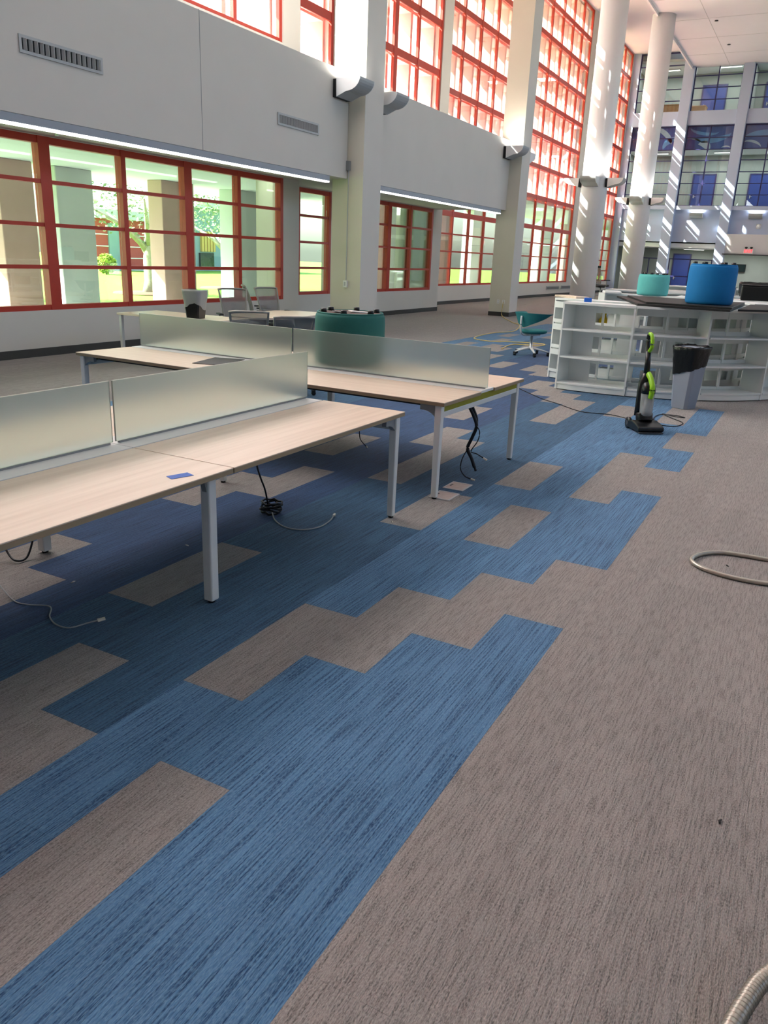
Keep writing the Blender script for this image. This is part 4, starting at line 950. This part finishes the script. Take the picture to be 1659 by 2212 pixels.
# ------------------------------------------------------------------ cables, floor boxes, hoses, scraps
def cable(name, label, pts, r, m, cat='cable', group='loose cables', plug=None, n=6):
    t = thing(name, label, cat, pts[0], 0, group); o = Vector(pts[0])
    P = catmull([tuple(Vector(p)-o) for p in pts], n); build(MB().tube(P, r, 7), 'cable_run', M[m], t)
    if plug:
        e = Vector(P[-1]); d = (e-Vector(P[-2])).normalized(); build(MB().bar(e, e+d*.035, .014, .011), 'plug', M[plug], t)
    return t
cable('power_cord', 'black power cord trailing from the vacuum cleaner to the left', [(8.95, 1.62, .05), (9.3, 1.68, .006), (9.48, 1.96, .006), (9.44, 2.31, .006), (9.78, 2.70, .006), (10.02, 2.99, .006), (10.56, 3.46, .006), (10.9, 3.75, .006)], .005, 'cable', plug='plug')
cable('power_cord', 'black power cord looped on the carpet right of the vacuum cleaner', [(8.95, 1.36, .06), (9.3, 1.42, .02), (9.6, 1.49, .006), (9.90, 1.47, .006), (9.98, 1.3, .006), (9.90, 1.18, .006), (9.86, 1.3, .012), (9.95, 1.45, .012), (9.75, 1.3, .006), (9.53, 1.15, .006), (9.25, 1.2, .006), (9.22, 1.42, .006)], .005, 'cable')
cable('extension_cord', 'cream extension cord winding over the carpet behind the teal chair', [(24.60, 8.92, .45), (24.55, 8.92, .25), (24.4, 8.85, .03), (22.4, 7.8, .008), (21.6, 7.3, .008), (19.6, 6.75, .008), (18.5, 6.94, .008), (16.94, 6.77, .008), (16.57, 6.22, .008), (16.83, 5.89, .008), (17.0, 5.2, .008), (16.6, 5.1, .008), (16.33, 5.62, .008), (15.3, 5.5, .008)], .012, 'ycable', 'cord')
for i, p in enumerate(([(5.80, 2.32, .60), (5.80, 2.26, .50), (5.80, 2.24, .43), (5.80, 2.27, .34), (5.80, 2.30, .25), (5.80, 2.26, .17), (5.80, 2.23, .10)],
                       [(5.82, 2.30, .60), (5.82, 2.25, .50), (5.81, 2.25, .42), (5.81, 2.28, .33), (5.81, 2.31, .24), (5.81, 2.25, .14), (5.81, 2.22, .07)])):
    cable('desk_cable', ['thick black cable bundle hanging under the olive desk end', 'second black cable hanging in the bundle under the olive desk end'][i], p, .014-.004*i, 'cable', plug='blk' if False else None, group='cables under the second desk')
cable('desk_cable', 'thin black lead bowing right of the hanging bundle', [(5.80, 2.25, .45), (5.80, 2.21, .40), (5.80, 2.22, .32), (5.80, 2.27, .23), (5.80, 2.22, .215), (5.80, 2.16, .19)], .0045, 'cable', group='cables under the second desk', plug='plug')
cable('desk_cable', 'thin black lead curling down to the floor boxes', [(5.79, 2.30, .24), (5.79, 2.34, .15), (5.79, 2.345, .07), (5.78, 2.30, .02), (5.77, 2.24, .008)], .0045, 'cable', group='cables under the second desk', plug='plug')
for i, (x, y) in enumerate(((5.23, 2.235), (5.525, 2.25))):
    t = thing('floor_box', ['pale square floor box under the near leg of the olive desk', 'pale square floor box in the carpet right of the desk leg'][i], 'floor box', (x, y, 0), 0, 'floor boxes')
    build(MB().box(-.105, .105, -.085, -.07, 0, .005).box(-.105, .105, .07, .085, 0, .005).box(-.105, -.09, -.07, .07, 0, .005).box(.09, .105, -.07, .07, 0, .005), 'box_frame', M['lgrey'], t)
    build(boxm(-.09, .09, -.07, .07, 0, .003), 'box_lid', M['boxlid'], t); build(boxm(-.02, .03, .05, .062, .003, .0045), 'finger_slot', M['dgrey'], t)
cable('desk_cable', 'black cable hanging from the nearest desk to a coiled heap', [(3.96, 3.05, .60), (3.955, 3.02, .40), (3.97, 3.0, .30), (4.02, 3.0, .2), (4.12, 3.05, .05)], .006, 'cable', group='cables under the nearest desk')
t = thing('cable_coil', 'tangled dark cable coil on the carpet under the nearest desk', 'cable', (4.14, 3.04, 0), 0, 'cables under the nearest desk'); rc = random.Random(2)
for k in range(5): build(MB().tube([((.05+.02*rc.random())*math.cos(a*.5+k)+rc.uniform(-.01, .01), (.06+.02*rc.random())*math.sin(a*.5+k), .008+.016*k+rc.uniform(0, .02)) for a in range(14)], .007, 6), 'coil_loop', M['cable'], t)
cable('network_lead', 'grey network lead curving over the carpet to a clear plug', [(4.12, 3.02, .03), (4.03, 2.93, .006), (3.95, 2.79, .006), (3.97, 2.67, .006), (4.08, 2.61, .006), (4.22, 2.62, .006), (4.31, 2.645, .012)], .0045, 'gcable', group='cables under the nearest desk', plug='plug')
cable('network_lead', 'thin grey lead with clear plug in the dark shade under the desk', [(2.36, 3.5, .05), (2.29, 3.27, .008), (2.29, 3.16, .006), (2.335, 3.05, .006), (2.26, 2.96, .006), (2.22, 2.87, .006), (2.23, 2.79, .006), (2.31, 2.76, .006), (2.35, 2.74, .008)], .0035, 'gcable', group='cables under the nearest desk', plug='plug')
cable('desk_cable', 'black cable loop hanging at the left photo edge under the desk', [(2.55, 3.9, .45), (2.66, 3.85, .18), (2.63, 3.75, .05), (2.62, 3.66, .015), (2.70, 3.66, .03), (2.80, 3.72, .2), (2.78, 3.78, .5)], .006, 'cable', group='cables under the nearest desk')
cable('network_lead', 'short lead dangling behind the right leg of the nearest desk', [(5.93, 3.4, .42), (5.95, 3.4, .19), (6.02, 3.42, .11), (6.15, 3.44, .03)], .004, 'cable', group='cables under the second desk', plug='plug')
def hose(label, pts, r, m, cat='hose', ribs=0):
    t = thing('vacuum_hose', label, cat, pts[0], 0, 'vacuum hoses'); o = Vector(pts[0]); P = catmull([tuple(Vector(p)-o) for p in pts], 10)
    build(MB().tube(P, r, 12), 'hose_run', M[m], t)
    if ribs:
        rm = MB()
        Q = [Vector(p) for p in P]
        for i in range(len(Q)-1):
            n_ = max(1, int((Q[i+1]-Q[i]).length/ribs))
            for k in range(n_):
                c = Q[i].lerp(Q[i+1], k/n_); d = (Q[i+1]-Q[i]).normalized(); rm.tube([c-d*ribs*.28, c, c+d*ribs*.28], [r*.9, r*1.13, r*.9], 12)
        build(rm, 'hose_ribs', M[m], t)
hose('thin dark hose looping in from the right photo edge', [(6.1, -3.4, .014), (5.7, -2.2, .014), (5.35, -1.2, .014), (5.2, -.55, .014), (5.17, -.2, .014), (5.14, 0, .014), (5.13, .14, .014), (5.10, .27, .014), (5.0, .37, .014), (4.86, .41, .014), (4.76, .35, .014), (4.70, .22, .014), (4.69, .07, .014), (4.72, -.1, .014), (4.78, -.5, .014), (4.7, -1.1, .014), (4.3, -1.9, .014), (4.2, -2.6, .014)], .0135, 'hose')
hose('ribbed silver hose at the bottom right photo corner', [(1.05, -.75, .022), (1.12, -.4, .022), (1.27, -.2, .025), (1.40, -.13, .03), (1.55, -.115, .035), (1.68, -.145, .05), (1.77, -.185, .07), (1.83, -.26, .09), (1.86, -.4, .10), (1.84, -.7, .06), (1.9, -1.1, .024), (2.2, -1.7, .024)], .021, 'hose', ribs=.008)
t = thing('vacuum_tool', 'black vacuum tool by the ribbed hose in the photo corner', 'vacuum tool', (1.62, -.30, 0), -.6)
build(boxm(-.15, .15, -.05, .05, .012, .045), 'tool_head', M['blk'], t, bevel=.01); build(MB().tube([(0, 0, .04), (.02, -.05, .07), (.05, -.15, .09)], .02, 10), 'tool_neck', M['blk'], t); build(boxm(-.14, .14, -.055, .055, 0, .012), 'bristle_strip', M['blkmat'], t)
SL = [('tiny dark twig on the taupe carpet near the right photo edge', 1.93*1.24, -.02), ('tiny dark scrap inside the thin hose loop', 4.9, .2), ('tiny pale scrap in the shade right of the white desk leg', 3.35, 3.07), ('tiny dark clip on the carpet left of the shelf end', 12.05, 3.75), ('tiny pale scrap on the navy carpet under the desk', 2.62, 3.2), ('tiny white crumb beside the right foot of the nearest desk', 4.46, 2.28)]
for i, (lb, x, y) in enumerate(SL):
    mb = MB(); mb.tube([(0, 0, .003), (.012, .004, .006), (.026, -.003, .003)], [.002, .004, .002], 6)
    tag(build(mb, 'carpet_scrap', M['blkmat' if i in (0, 1, 3) else 'plug'], None, (x, y, 0), (0, 0, i*.8)), lb, 'scrap', 'scraps on the carpet')
